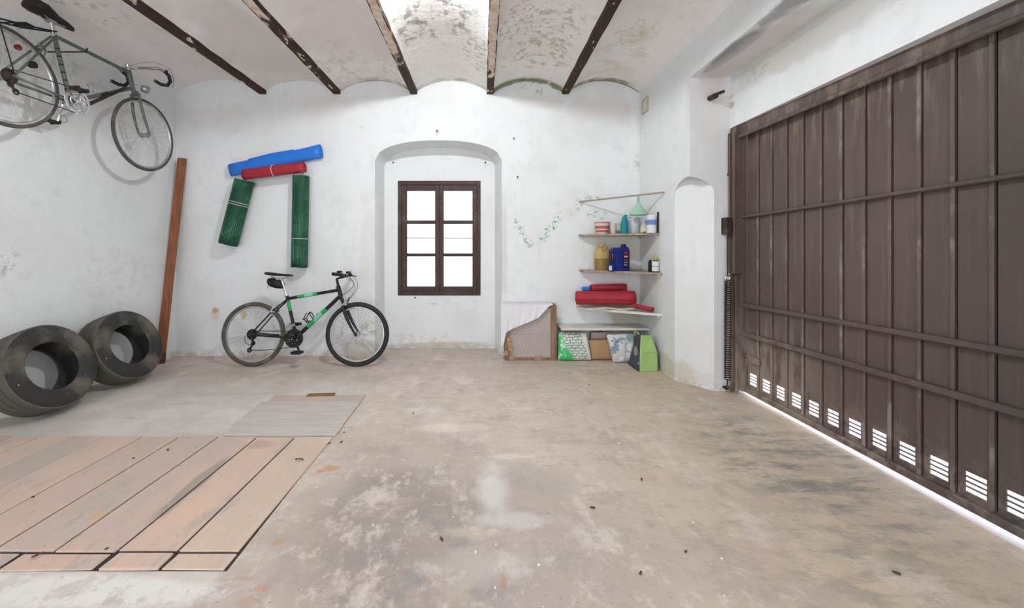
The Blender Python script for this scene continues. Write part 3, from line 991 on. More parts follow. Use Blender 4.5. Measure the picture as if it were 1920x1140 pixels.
# ------------------------------------------------------------------ ceiling lamp (just above the picture, in the middle vault)
LX, LY, LZ = -.345, 2.32, ZB + .075
lamp = thing('ceiling_lamp', 'bare round bulb in a white holder in the middle vault', 'lamp', (LX, LY, ZB + VH))
obj('holder', B().lathe([(.05, 0), (.05, .012), (.022, .02), (.02, .06), (.0, .062)], (LX, LY, ZB + VH + .012), (0, 0, -1)), MT['white'], lamp, smooth=True)
bs = B().lathe([(.0, -.042), (.018, -.038), (.034, -.024), (.042, 0), (.036, .02), (.022, .036), (.018, .05), (0, .052)], (LX, LY, LZ), n=20)
obj('bulb', bs, MT['glow'], lamp, smooth=True)

# ------------------------------------------------------------------ inspection pit boards in the floor
TH = .012
pit = thing('pit_cover', 'long pinkish worn boards laid side by side covering the floor pit', 'floor hatch', (-2.1, 2.05, 0))
bx = [-.968, -1.222, -1.472, -1.722, -1.975, -2.215, -2.455, -2.68, -2.88, -3.06, -3.26]
rn = random.Random(3)
for i in range(len(bx) - 1):
    r_, l_ = bx[i], bx[i + 1]
    gp = .006 if i in (0, 1, 3, 4, 6, 8) else .003
    e0 = 1.612 + rn.uniform(-.006, .006)
    e1 = 2.572 + rn.uniform(-.01, .01)
    sk = -.022
    zt_ = TH + rn.uniform(-.005, .004)
    mt = MT['boards'][[3, 2, 0, 1, 0, 2, 1, 2, 0, 1][i]]
    poly = [(l_ + gp, e1, 0), (r_ - gp, e1, 0), (r_ - gp + sk, e0, 0), (l_ + gp + sk, e0, 0)]
    pl = obj('board', B().prism(poly, (0, 0, zt_)), mt, pit, bevel=.003)
    if i == 0:
        p = fl(562, 866)
        obj('staple', B().tube([p + V((-.022, 0, .010)), p + V((-.022, -.004, .02)), p + V((.018, -.006, .02)), p + V((.02, 0, .010))], .003, 6), MT['iron'], pl, smooth=True)
    # short cross pieces at the near end
ends = [(-.99, -1.235), (-1.245, -1.475), (-1.50, -1.86), (-1.87, -2.3), (-2.31, -2.8), (-2.81, -3.28)]
for i, (r_, l_) in enumerate(ends):
    poly = [(l_ + .004, 1.598, 0), (r_ - .004, 1.598, 0), (r_ - .006, 1.517 + rn.uniform(-.004, .004), 0), (l_ - .003, 1.517 + rn.uniform(-.004, .004), 0)]
    obj('board', B().prism(poly, (0, 0, TH - .003 + rn.uniform(-.004, .003))), MT['boards'][[3, 2, 0, 1, 2, 1][i]], pit, bevel=.003)
obj('gap_shade_sheet', B().bb((-3.27, 1.519, .0005), (-.985, 2.566, .002)), MT['iron'], pit)  # dark sheet added below to put shade into the gaps between boards
sheet = thing('cover_boards', 'grey weathered boards lying crosswise behind the pink pit boards', 'floor hatch', (-1.35, 2.9, 0))
for (ya, yb, xl_, xr_, mt) in ((2.588, 2.735, -1.70, -.966, 'greyboard'), (2.741, 3.146, -1.74, -.972, 'greyboard'), (3.155, 3.30, -1.72, -.98, None)):
    poly = [(xl_ - .02, yb, 0), (xr_, yb, 0), (xr_ + .002, ya, 0), (xl_, ya, 0)]
    obj('board', B().prism(poly, (0, 0, .016 if mt else .009)), MT[mt] if mt else MT['boards'][1], sheet, bevel=.003)
p, q = fl(574, 746), fl(627, 745)
b = B().prism([p + V((0, 0, .009)), p + V((.005, .045, .009)), q + V((-.01, .05, .009)), q + V((0, .006, .009))], (0, 0, .012))
tag(obj('wood_offcut', b, wood('offcut_wood', (.26, .16, .09), (.15, .09, .05)), bevel=.002), 'thin dark wooden offcut lying on the floor behind the grey boards', 'offcut')

# ------------------------------------------------------------------ tyres
def car_tyre(loc_px, label, lean, yaw, R=.320, wd_=.205):
    px, py = loc_px
    rot = Matrix.Rotation(yaw, 3, 'Z') @ Matrix.Rotation(-lean, 3, 'Y')
    Yd = CH * F / (py - HY)
    # lowest point of the tilted tyre rests on the floor
    ctr_z = R * math.cos(lean) + wd_ / 2 * math.sin(lean)
    ctr = V((XL + R * math.sin(lean) + wd_ / 2 * math.cos(lean) + .006, Yd, ctr_z - .004))
    root = thing('car_tyre', label, 'tyre', ctr, 'old car tyres against the left wall', rot.to_quaternion())
    h = wd_ / 2
    # profile (radius, along axis): outer sidewall, tread, inner sidewall, inside of the carcass
    prof = [(.180, h * .84), (.190, h * .94), (.202, h * .965), (.225, h * 1.0), (.262, h * 1.01), (.288, h * .985), (.300, h * .95), (.308, h * .90)]
    back = [(r, -z) for r, z in reversed(prof)]
    inner = [(.188, -h * .76), (.245, -h * .88), (.285, -h * .7), (.299, -h * .3), (.300, 0), (.299, h * .3), (.285, h * .7), (.245, h * .88), (.188, h * .76)]
    b = B().lathe(prof + [(.307, h * .5), (.307, -h * .5)] + back + inner, (0, 0, 0), (1, 0, 0), 64, closed=True)
    obj('carcass', b, MT['tyre'], root, smooth=True, local=True)
    tread = [(.3085, h * .895), (.3165, h * .86)]
    for t in (.80, .47, .46, .41, .40, .04, .03, -.03, -.04, -.40, -.41, -.46, -.47, -.80):
        tread.append((.309 if abs(t) in (.46, .41, .03) else R - .004 * t * t, h * t))
    tread += [(.3165, -h * .86), (.3085, -h * .895), (.3075, 0)]
    obj('tread', B().lathe(tread, (0, 0, 0), (1, 0, 0), 64, closed=True), MT['treadrubber'], root, smooth=True, local=True)
    b = B()
    for rr, zz in ((.212, .985), (.286, .99), (.302, .945)):
        b.ring((h * zz, 0, 0), (0, 1, 0), (0, 0, 1), rr, .0028, 64, 6)
    obj('sidewall_rib', b, MT['tyre'], root, smooth=True, local=True)
    b = B().box((h * .985, -.262 * math.cos(.25), -.262 * math.sin(.25)), (.004, .022, .010))
    obj('chalk_mark', b, MT['labelwhite'], root, local=True)
    return root


car_tyre((95, 776.5), 'larger looking dusty car tyre nearer the camera, in front of the other tyre', .36, .03)
car_tyre((229, 719.5), 'dusty car tyre standing between the other tyre and the brown plank', .36, -.03)

# plank in the corner
p0, p1 = V((-3.44, 4.215, 0.0)), V((-3.375, 4.46, at(0, 297, 4.46).z))
p0 = V(((300 - CX) * 4.215 / F, 4.215, 0))
p1 = at(341.5, 297, 4.47)
d = (p1 - p0).normalized()
uu = V((1, .25, 0))
uu = (uu - d * uu.dot(d)).normalized()
ww = d.cross(uu)
b = B()
hw, ht = .042, .014
Lp = (p1 - p0).length
nseg = 6
b.prism([p0 + uu * hw + ww * ht, p0 - uu * hw + ww * ht, p0 - uu * hw - ww * ht, p0 + uu * hw - ww * ht], d * Lp)
pk = thing('wooden_plank', 'tall reddish brown wooden plank leaning in the corner', 'plank', p0)
obj('timber', b, MT['plank'], pk, bevel=.003)
q0, q1 = p0, p0 + d * .12
e = .0012
obj('damp_end', B().prism([p0 + uu * (hw + e) + ww * (ht + e), p0 - uu * (hw + e) + ww * (ht + e), p0 - uu * (hw + e) - ww * (ht + e), p0 + uu * (hw + e) - ww * (ht + e)], d * .11),
    wood('damp_wood', (.14, .055, .03), (.09, .04, .025), (14, 14, 1)), pk, label='dark damp foot of the plank')


# ------------------------------------------------------------------ bicycles
def bez(a, b_, c, n=8):
    return [V(a) * (1 - t) ** 2 + V(b_) * 2 * t * (1 - t) + V(c) * t * t for t in (i / n for i in range(n + 1))]


def wheel(root, ctr, ex, ey, R, tr, mt, rimr, hubw, spokes, seed=0):
    n = V(ex).cross(V(ey))
    wl = obj('wheel', B().ring(ctr, ex, ey, R - tr, tr, 64, 10), mt, root, smooth=True)
    b = B().ring(ctr, ex, ey, rimr, .011, 64, 6, .8)
    obj('rim', b, MT['rim'], wl, smooth=True)
    b = B().tube([V(ctr) - n * hubw, V(ctr) + n * hubw], .016, 12)
    for sgn in (-1, 1):
        b.tube([V(ctr) + n * sgn * hubw * .60, V(ctr) + n * sgn * hubw * .68], .026, 14)
        b.tube([V(ctr) + n * sgn * hubw, V(ctr) + n * sgn * hubw * 1.3], .009, 8)
    obj('hub', b, MT['steel'], wl, smooth=True)
    b = B()
    for k in range(spokes):
        a = 2 * math.pi * k / spokes
        sgn = 1 if k % 2 else -1
        a2 = a + (.55 if (k // 2) % 2 else -.55)
        p = V(ctr) + (V(ex) * math.cos(a2) + V(ey) * math.sin(a2)) * .022 + n * sgn * hubw * .64
        q = V(ctr) + (V(ex) * math.cos(a) + V(ey) * math.sin(a)) * (rimr - .006)
        b.tube([p, q], .0011, 4, caps=False)
    obj('spokes', b, MT['spoke'], wl, kind='stuff')
    return wl


# --- mountain bike against the back wall: a plane leaning slightly to the wall
TB, YM = .085, 4.105
NM = V((0, -1, TB)).normalized()
EY = V((0, TB, 1)).normalized()


def mp(px, py, off=0.):
    dz = (HY - py) / F
    t = (YM + TB * CH) / (1 - TB * dz)
    return V(((px - CX) * t / F, t, CH + dz * t)) + NM * off


rc, fc = mp(475.5, 628), mp(670, 628)
RM = .333
rc.z = fc.z = RM * EY.z + .0
rc.y = fc.y = YM + TB * rc.z
mtb = thing('mountain_bicycle', 'black and green mountain bike leaning against the back wall beside the window', 'bicycle', (fc.x - .55, YM, 0))
wheel(mtb, rc, (1, 0, 0), EY, RM, .023, MT['dustyrubber'], .283, .055, 32)
wheel(mtb, fc, (1, 0, 0), EY, RM, .026, MT['rubber'], .278, .045, 32)
BBk, ST, HT, HB = mp(555.5, 633), mp(538.5, 557), mp(634.5, 538), mp(639.5, 557)
b = B()
b.tube([HT + (HT - HB) * .1, HB], .022, 12)
b.tube([HT.lerp(HB, .3), ST.lerp(BBk, .04)], .017, 10)
b.tube([HB.lerp(HT, .15), BBk], .021, 10)
b.tube([ST + (ST - BBk) * .06, BBk], .017, 10)
b.tube([BBk - NM * .036, BBk + NM * .036], .024, 12)
for sg in (-1, 1):
    b.tube([BBk + NM * .03 * sg, BBk.lerp(rc, .3) + NM * .045 * sg, rc + NM * .065 * sg], .010, 8)
    b.tube([ST.lerp(BBk, .06) + NM * .02 * sg, ST.lerp(rc, .35) + NM * .045 * sg, rc + NM * .065 * sg], .008, 8)
    b.box(rc + NM * .066 * sg, (.03, .008, .04))
b.tube([ST.lerp(rc, .42) - NM * .05, ST.lerp(rc, .42) + NM * .05], .008, 8)
fr = obj('frame', b, MT['bikeblack'], mtb, smooth=True)


def sleeve(a, c, t0, t1, r, mt, nm='decal'):
    obj(nm, B().tube([V(a).lerp(V(c), t0), V(a).lerp(V(c), t1)], r, 12), mt, fr, smooth=True)


tt0, tt1 = HT.lerp(HB, .3), ST.lerp(BBk, .04)
sleeve(tt0, tt1, .42, .80, .0185, MT['bikegreen'])
sleeve(tt0, tt1, .50, .66, .0192, MT['bikemint'])
dd0 = HB.lerp(HT, .15)
sleeve(dd0, BBk, .32, .74, .0225, MT['bikegreen'])
sleeve(dd0, BBk, .42, .60, .0232, MT['bikemint'])
sleeve(ST, BBk, .10, .34, .0182, MT['bikegreen'])
# fork
b = B()
CR = mp(646, 575)
b.tube([HB + (HT - HB) * -.05, CR], .018, 10)
b.tube([CR - NM * .055, CR + NM * .055], .017, 10)
for sg in (-1, 1):
    b.tube(bez(CR + NM * .05 * sg, mp(655, 604) + NM * .056 * sg, fc + NM * .058 * sg), [.017] * 4 + [.015, .014, .013, .012, .011], 10)
    b.box(fc + NM * .058 * sg, (.025, .008, .03))
obj('fork', b, MT['bikeblack'], mtb, smooth=True)
# brakes
b = B()
for c_ in (mp(648, 571), ST.lerp(rc, .40)):
    for sg in (-1, 1):
        b = B().tube([c_ + NM * .06 * sg, c_ + NM * .045 * sg + EY * .075 + V((.02, 0, 0))], .007, 6)
        b.box(c_ + NM * .050 * sg + V((.006, 0, .005)), (.05, .014, .016))
        obj('brake_arm', b, MT['steel'], mtb, smooth=True)
# stem, bars, grips, levers
SC, SB = mp(631.5, 523), mp(648, 517)
b = B().tube([HT, SC, SC.lerp(SB, .5), SB], [.014, .014, .015, .017], 10)
b.tube([SB - NM * .03, SB + NM * .03], .020, 10)
st = obj('stem', b, MT['bikeblack'], mtb, smooth=True)
BW = .262
up = V((0, 0, 1))
pts = [SB + NM * t * BW + V((-.035 * abs(t) ** 2, 0, .015 * abs(t))) for t in (-1, -.7, -.4, -.1, .1, .4, .7, 1)]
hb = obj('handlebar', B().tube(pts, .012, 10), MT['bikeblack'], mtb, smooth=True)
for sg in (-1, 1):
    a, c = (pts[-1], pts[-2]) if sg > 0 else (pts[0], pts[1])
    obj('grip', B().tube([a, a.lerp(c, 1.25)], .0175, 10), MT['rubber'], hb, smooth=True)
    e = a.lerp(c, 1.6)
    b = B().tube(bez(e, e + V((.06, 0, -.01)), a.lerp(c, .5) + V((.065, 0, -.02))), .006, 6).box(e + V((.01, 0, .0)), (.035, .03, .03))
    b.box(e + V((-.01, 0, .03)), (.04, .04, .022))
    obj('brake_lever', b, MT['black'], hb, smooth=True)
b = B()
for sg, bow in ((-1, .14), (1, .11)):
    e = SB + NM * .12 * sg
    b.tube(bez(e + V((.02, 0, 0)), SB + V((.18 + bow * .3, 0, -.10)), mp(648, 566) + NM * .02 * sg, 12), .0024, 5)
b.tube(bez(SB - NM * .1, SB + V((.16, 0, -.12)), HT.lerp(HB, .8) - NM * .03, 12), .0024, 5)
obj('cables', b, MT['black'], mtb, smooth=True)
# saddle, post, bag
SP = mp(527, 521)
b = B().tube([ST + (ST - BBk) * .05, SP], .0135, 12)
b.tube([ST + (ST - BBk) * .03, ST + (ST - BBk) * .08], .021, 10)
b.tube([SP + V((.01, 0, -.075)) + NM * .0, SP + V((.035, 0, -.075)), SP + V((.05, 0, -.06))], .003, 5)
obj('seat_post', b, MT['chrome'], mtb, smooth=True)


def saddle(root, rear, nose, nrm, upv, mt, width=.075, thick=.035):
    ax = V(nose) - V(rear)
    sects = [(0, .55, .8), (.06, .9, 1.), (.2, 1., 1.05), (.4, .72, .95), (.6, .36, .8), (.85, .22, .7), (1., .10, .45)]
    vs, fs = [], []
    m_ = 12
    for t, wq, hq in sects:
        c = V(rear) + ax * t + V(upv) * (.012 * (1 - t) ** 2)
        for k in range(m_):
            a = 2 * math.pi * k / m_
            zc = math.sin(a)
            zc = zc * (1. if zc > 0 else .75)
            vs.append(c + V(nrm) * math.cos(a) * width * wq + V(upv) * zc * thick * .55 * hq)
    for i in range(len(sects) - 1):
        for k in range(m_):
            fs.append((i * m_ + k, i * m_ + (k + 1) % m_, (i + 1) * m_ + (k + 1) % m_, (i + 1) * m_ + k))
    fs.append(tuple(reversed(range(m_))))
    fs.append(tuple(range((len(sects) - 1) * m_, len(sects) * m_)))
    sd = obj('saddle', B().add(vs, fs), mt, root, smooth=True)
    b = B()
    for sg in (-1, 1):
        b.tube([V(rear) + ax * .2 + V(nrm) * .02 * sg - V(upv) * .015, V(rear) + ax * .35 + V(nrm) * .02 * sg - V(upv) * .035,
                V(rear) + ax * .6 + V(nrm) * .02 * sg - V(upv) * .035, V(rear) + ax * .85 + V(nrm) * .008 * sg - V(upv) * .012], .0035, 6)
    b.box(V(rear) + ax * .48 - V(upv) * .035, (.04, .05, .025))
    obj('saddle_rail', b, MT['steel'], sd, smooth=True)
    return sd


sd = saddle(mtb, mp(499, 515), mp(549.5, 517), NM, EY, MT['leather'])
bag = B()
c0 = mp(516, 530)
vs, fs = [], []
sec = [(503.5, 522, 534, .035), (508, 521, 538, .045), (518, 521.5, 541, .045), (526, 525, 541.5, .035), (530, 533, 541, .02)]
for x_, ya, yb, wq in sec:
    pa, pb = mp(x_, ya), mp(x_, yb)
    for k in range(10):
        a = 2 * math.pi * k / 10
        vs.append(pa.lerp(pb, .5 + .5 * math.sin(a)) + NM * math.cos(a) * wq)
for i in range(len(sec) - 1):
    for k in range(10):
        fs.append((i * 10 + k, i * 10 + (k + 1) % 10, (i + 1) * 10 + (k + 1) % 10, (i + 1) * 10 + k))
fs += [tuple(range(10)), tuple(range(40, 50))]
sb_ = obj('saddle_bag', B().add(vs, fs), MT['black'], mtb, smooth=True)
obj('zip_pull', B().tube([mp(503, 534, .0), mp(501.5, 541, .0)], .003, 5), MT['black'], sb_, smooth=True)
b = B().tube([mp(528, 530, .03), mp(532, 524, .03), mp(537, 535, .03)], .0025, 5)
obj('strap', b, MT['black'], sb_, smooth=True)
# drivetrain
cr = B()
for r_, t_, o_ in ((.093, .003, .052), (.075, .003, .046), (.055, .003, .04)):
    cr.ring(BBk + NM * o_, (1, 0, 0), EY, r_ - .008, .010, 40, 6, .22)
for k in range(5):
    a = 2 * math.pi * k / 5 + .3
    cr.tube([BBk + NM * .05, BBk + NM * .05 + V((math.cos(a), 0, 0)) * .085 + EY * math.sin(a) * .085], .008, 6)
for k in range(44):
    a = 2 * math.pi * k / 44
    cr.box(BBk + NM * .052 + (V((math.cos(a), 0, 0)) + EY * math.sin(a)) * .096, (.006, .003, .006))
ch = obj('chainset', cr, MT['black'], mtb, smooth=True)
PD = mp(568, 658, .09)
b = B().tube([BBk + NM * .065, mp(567, 656, .07)], [.013, .010], 8)
PD2 = BBk * 2 - mp(567, 656, -.0) - NM * .07
obj('crank', B().tube([BBk - NM * .065, PD2], [.013, .010], 8), MT['black'], ch, smooth=True)
obj('crank', b, MT['black'], ch, smooth=True)
for c_ in (mp(567, 657, .12), PD2 - NM * .05):
    b = B().box(c_ + V((0, 0, .0)), (.085, .02, .022)).box(c_ - NM * .03, (.10, .016, .03)).box(c_ + NM * .03, (.10, .016, .03)).tube([c_ - NM * .055, c_ + NM * .055], .007, 6)
    obj('pedal', b, MT['black'], mtb, bevel=.003)
cs = B()
for k in range(6):
    cs.ring(rc + NM * (.030 + .005 * k), (1, 0, 0), EY, .052 - .005 * k, .004, 28, 5, .4)
cs.lathe([(.05, .028), (.046, .04), (.03, .056), (.02, .06)], rc, NM, 24)
obj('cassette', cs, MT['black'], mtb, smooth=True)
dj = mp(473, 655, .05)
du_ = mp(480, 642, .05)
b = B().tube([rc + NM * .06, mp(482, 639, .07), du_], .011, 8).tube([du_, dj], .009, 8)
b.ring(du_, (1, 0, 0), EY, .016, .007, 16, 6, .5).ring(dj, (1, 0, 0), EY, .018, .008, 16, 6, .5)
b.tube(bez(mp(466, 628, .06), mp(462, 645, .06), mp(480, 645, .06)), .003, 5)
obj('derailleur', b, MT['black'], mtb, smooth=True)
b = B().tube([mp(475, 619.5, .045), mp(556, 620, .05)], .004, 6).tube([dj, mp(500, 655, .05), mp(557, 649, .05)], .004, 6)
obj('chain', b, MT['iron'], mtb, smooth=True, kind='stuff')
b = B().box(mp(549, 609, .03), (.06, .04, .025)).box(mp(546, 611, .055), (.055, .008, .04)).tube([mp(552, 607), mp(549, 609, .03)], .012, 8)
obj('front_mech', b, MT['steel'], mtb, bevel=.003)
# bottle cage
b = B()
ca = mp(588, 598)
cb_ = mp(575, 608)
for sg in (-1, 1):
    b.tube([mp(590, 600, .02 * sg), mp(583, 588, .035 * sg), mp(577, 587, .035 * sg), mp(572, 597, .03 * sg), mp(578, 606, .02 * sg)], .005, 6)
b.tube([mp(583, 588, -.035), mp(580, 585, 0), mp(583, 588, .035)], .005, 6).tube([mp(571, 598, -.03), mp(568, 599, 0), mp(571, 598, .03)], .006, 6)
b.tube([mp(592, 600), mp(595, 588)], .006, 6).tube([mp(590, 603), mp(574, 602)], .006, 6)
obj('bottle_cage', b, MT['black'], mtb, smooth=True)

# --- road bike hanging on the left wall (bike plane parallel to the wall)
XP = -3.21
NR_ = V((1, 0, 0))


def rp(px, py, off=0.):
    x = XP + off
    Y = F * x / (px - CX)
    return V((x, Y, CH + (HY - py) * Y / F))


def z1(zx, zy, off=0.):                     # readings taken on a 3.1675x enlargement
    return rp(zx / 3.1675, zy / 3.1675, off)


rcr, fcr = z1(28, 452), z1(860, 803)
road = thing('road_bicycle', 'old sage green road bike with dropped handlebars hung high on the left wall', 'bicycle', (XP, 3.2, fcr.z - .335))
RR = .338
wheel(road, rcr, (0, 1, 0), (0, 0, 1), RR, .014, MT['dustyrubber'], .306, .055, 32)
wheel(road, fcr, (0, 1, 0), (0, 0, 1), RR, .014, MT['dustyrubber'], .306, .045, 32)
bb_, sc_, ht_, hb_ = z1(418, 602), z1(322, 212), z1(762, 415), z1(792, 540)
b = B()
b.tube([ht_, hb_], .018, 12)
b.tube([ht_.lerp(hb_, .12), sc_], .014, 10)
b.tube([hb_.lerp(ht_, .15), bb_], .016, 10)
b.tube([sc_, bb_], .0145, 10)
b.tube([bb_ - NR_ * .034, bb_ + NR_ * .034], .020, 12)
for sg in (-1, 1):
    b.tube([bb_ + NR_ * .025 * sg, bb_.lerp(rcr, .35) + NR_ * .035 * sg, rcr + NR_ * .062 * sg], .009, 8)
    b.tube([sc_ + NR_ * .018 * sg, sc_.lerp(rcr, .4) + NR_ * .035 * sg, rcr + NR_ * .062 * sg], .0075, 8)
b.tube([sc_.lerp(rcr, .36) - NR_ * .035, sc_.lerp(rcr, .36) + NR_ * .035], .007, 8)
fr = obj('frame', b, MT['sage'], road, smooth=True)
for t in (.18, .30, .42, .54, .66):
    sleeve(sc_, bb_, t, t + .02, .0152, MT['black'])
sleeve(sc_, bb_, .80, .90, .0165, MT['black'])
b = B()
cw = z1(803, 565)
b.tube([hb_, cw], .015, 10).tube([cw - NR_ * .035, cw + NR_ * .035], .014, 10)
for sg in (-1, 1):
    b.tube(bez(cw + NR_ * .035 * sg, z1(820, 700) + NR_ * .05 * sg, fcr + NR_ * .052 * sg), [.013] * 4 + [.012, .011, .010, .009, .008], 10)
obj('fork', b, MT['sage'], road, smooth=True)
b = B()
for c_, q in ((z1(803, 560), 1), (sc_.lerp(rcr, .34), 1)):
    for sg in (-1, 1):
        obj('brake_arm', B().tube(bez(c_ + V((0, .02, .03)), c_ + V((.045 * sg, .02, .01)), c_ + V((.03 * sg, .01, -.05))), .006, 6), MT['steel'], road, smooth=True)
    obj('brake_bolt', B().tube([c_ + V((0, .0, .03)), c_ + V((0, .03, .03))], .008, 6), MT['steel'], road, smooth=True)
# stem and drops
q0 = z1(752, 385)
q1 = z1(815, 405)
b = B().tube([ht_, q0, q1], .012, 10)
b.tube([ht_ + V((0, 0, .0)), ht_ + V((0, 0, .02))], .02, 12)
obj('stem', b, MT['chrome'], road, smooth=True)
bars = []
for sg in (-1, 1):
    s0 = q1 + NR_ * .02 * sg
    w_ = .20 * sg
    P = [q1, q1 + NR_ * w_ * .55, q1 + NR_ * w_ * .92 + V((0, .01, 0)), q1 + NR_ * w_ + V((0, .06, .0)), q1 + NR_ * w_ + V((0, .12, -.02)),
         q1 + NR_ * w_ + V((0, .135, -.07)), q1 + NR_ * w_ + V((0, .10, -.12)), q1 + NR_ * w_ + V((0, .03, -.14)), q1 + NR_ * w_ + V((0, -.04, -.135))]
    bars.append(P)
b = B().tube(list(reversed(bars[0])) + bars[1][1:], .012, 10)
hb = obj('handlebar', b, MT['steel'], road, smooth=True)
for P in bars:
    obj('bar_tape', B().tube(P[3:], .0155, 10), MT['rubber'], hb, smooth=True)
    h0 = P[3] + V((0, .03, .01))
    b = B().tube([h0, h0 + V((0, .05, .045))], [.014, .011], 8).tube(bez(h0 + V((0, .05, .04)), h0 + V((0, .10, -.03)), h0 + V((0, .075, -.12))), .006, 6)
    obj('brake_lever', b, MT['chrome'], hb, smooth=True)
b = B()
for sg in (-1, 1):
    b.tube(bez(bars[0][3] + V((0, .06, .05)) if sg < 0 else bars[1][3] + V((0, .06, .05)), q1 + V((.08 * sg, .05, .14)), ht_ + V((.02 * sg, -.05, -.01)), 12), .0025, 5)
obj('cables', b, MT['steel'], road, smooth=True)
lp = z1(838, 522, .05)
b = B().lathe([(.012, 0), (.03, .015), (.036, .045), (.036, .055), (.0, .06)], lp, (.25, 1, .05), 16)
b.tube([lp, ht_.lerp(hb_, .6)], .006, 6)
obj('headlamp', b, MT['steel'], road, smooth=True)
# saddle etc
b = B().tube([sc_, z1(303, 130)], .0125, 10).tube([sc_ + V((0, 0, -.01)), sc_ + V((0, 0, .02))], .018, 10)
obj('seat_post', b, MT['chrome'], road, smooth=True)
sr, sn = z1(170, 22), z1(436, 178)
upv = (V((0, 0, 1)) - (sn - sr).normalized() * (sn - sr).normalized().z).normalized()
saddle(road, sr, sn, NR_, upv, MT['leather'], .088, .085)
# luggage rack, rear reflector, pump
b = B()
for sg in (-1, 1):
    b.tube([sc_ + NR_ * .02 * sg + V((0, 0, .03)), z1(180, 165) + NR_ * .05 * sg, z1(-90, 100) + NR_ * .05 * sg], .006, 6)
    b.tube([rcr + NR_ * .07 * sg, z1(-60, 110) + NR_ * .055 * sg], .004, 6)
for t in (.2, .5, .8):
    c_ = z1(180, 165).lerp(z1(-90, 100), t)
    b.tube([c_ - NR_ * .05, c_ + NR_ * .05], .005, 6)
b.box(z1(140, 150), (.09, .05, .02))
obj('luggage_rack', b, MT['black'], road, smooth=True)
b = B().lathe([(.0, 0), (.018, .0), (.02, .012), (.0, .02)], z1(112, 285, .05), (.4, -.9, .1), 14)
obj('reflector', b, MT['reflector'], road, smooth=True)
b = B().lathe([(.0, 0), (.022, .0), (.024, .03), (.0, .035)], z1(180, 385, .04), (1, .0, 0), 12)
obj('dynamo', b, MT['black'], road, smooth=True)
b = B().tube([z1(520, 622, .02), z1(745, 522, .02)], .013, 10).tube([z1(610, 570, .02), z1(640, 556, .02)], .018, 10)
obj('pump', b, MT['iron'], road, smooth=True)
# drivetrain
cr = B()
for r_, o_ in ((.098, .055), (.080, .048)):
    cr.ring(bb_ + NR_ * o_, (0, 1, 0), (0, 0, 1), r_ - .008, .009, 44, 6, .25)
for k in range(5):
    a = 2 * math.pi * k / 5 + .2
    cr.tube([bb_ + NR_ * .055, bb_ + NR_ * .055 + V((0, math.cos(a), math.sin(a))) * .09], .007, 6)
cr.ring(bb_ + NR_ * .055, (0, 1, 0), (0, 0, 1), .05, .006, 30, 6, .4)
ch = obj('chainset', cr, MT['chrome'], road, smooth=True)
e1 = bb_ + NR_ * .07 + V((0, .03, .155)) * .8
e0 = bb_ - NR_ * .07 - V((0, .03, .155)) * 1.05
e1 = z1(478, 540, .07)
obj('crank', B().tube([bb_ + NR_ * .07, e1], [.013, .010], 8), MT['chrome'], ch, smooth=True)
obj('crank', B().tube([bb_ - NR_ * .06, e0], [.013, .010], 8), MT['chrome'], ch, smooth=True)
obj('axle', B().tube([bb_ - NR_ * .06, bb_ + NR_ * .075], .012, 10), MT['chrome'], ch, smooth=True)
for c_, q in ((z1(470, 532, .12), 1), (e0 - NR_ * .05, -1)):
    b = B().box(c_, (.075, .06, .012)).box(c_ + V((0, -.035, 0)), (.08, .01, .03)).box(c_ + V((0, .035, 0)), (.08, .01, .03)).tube([c_ - NR_ * .05, c_ + NR_ * .05], .007, 6)
    pd = obj('pedal', b, MT['iron'], road, bevel=.002)
    b = B()
    for dx in (-.02, .02):
        b.tube(bez(c_ + V((dx, .04, 0)), c_ + V((dx, .14, .02)), c_ + V((dx, .08, .07))), .003, 5)
    b.tube([c_ + V((-.02, .08, .07)), c_ + V((.02, .08, .07))], .003, 5)
    obj('toe_clip', b, MT['steel'], pd, smooth=True)
cs = B()
for k in range(5):
    cs.ring(rcr + NR_ * (.032 + .005 * k), (0, 1, 0), (0, 0, 1), .046 - .006 * k, .004, 26, 5, .4)
cs.lathe([(.042, .03), (.036, .045), (.02, .058)], rcr, NR_, 22)
obj('sprockets', cs, MT['iron'], road, smooth=True)
dj, dk_ = z1(95, 545, .05), z1(62, 500, .05)
b = B().tube([rcr + NR_ * .065, dk_, dj], .009, 8).ring(dj, (0, 1, 0), (0, 0, 1), .016, .006, 16, 6, .5).ring(dk_, (0, 1, 0), (0, 0, 1), .016, .006, 16, 6, .5)
obj('derailleur', b, MT['iron'], road, smooth=True)
b = B().tube([rcr + NR_ * .05 + V((0, 0, .045)), bb_ + NR_ * .055 + V((0, 0, .096))], .0035, 6).tube([dj, bb_ + NR_ * .055 + V((0, -.02, -.094))], .0035, 6)
obj('chain', b, MT['iron'], road, smooth=True, kind='stuff')
# hook in the wall that carries the top tube
hk = sc_.lerp(ht_, .35) + V((0, 0, -.022))
b = B().tube([(XL, hk.y, hk.z), (XP - .02, hk.y, hk.z), (XP + .022, hk.y, hk.z), (XP + .03, hk.y, hk.z + .03)], .006, 8)
tag(obj('wall_hook', b, MT['iron'], smooth=True), 'thin dark iron hook carrying the top tube of the hung bicycle', 'hook')


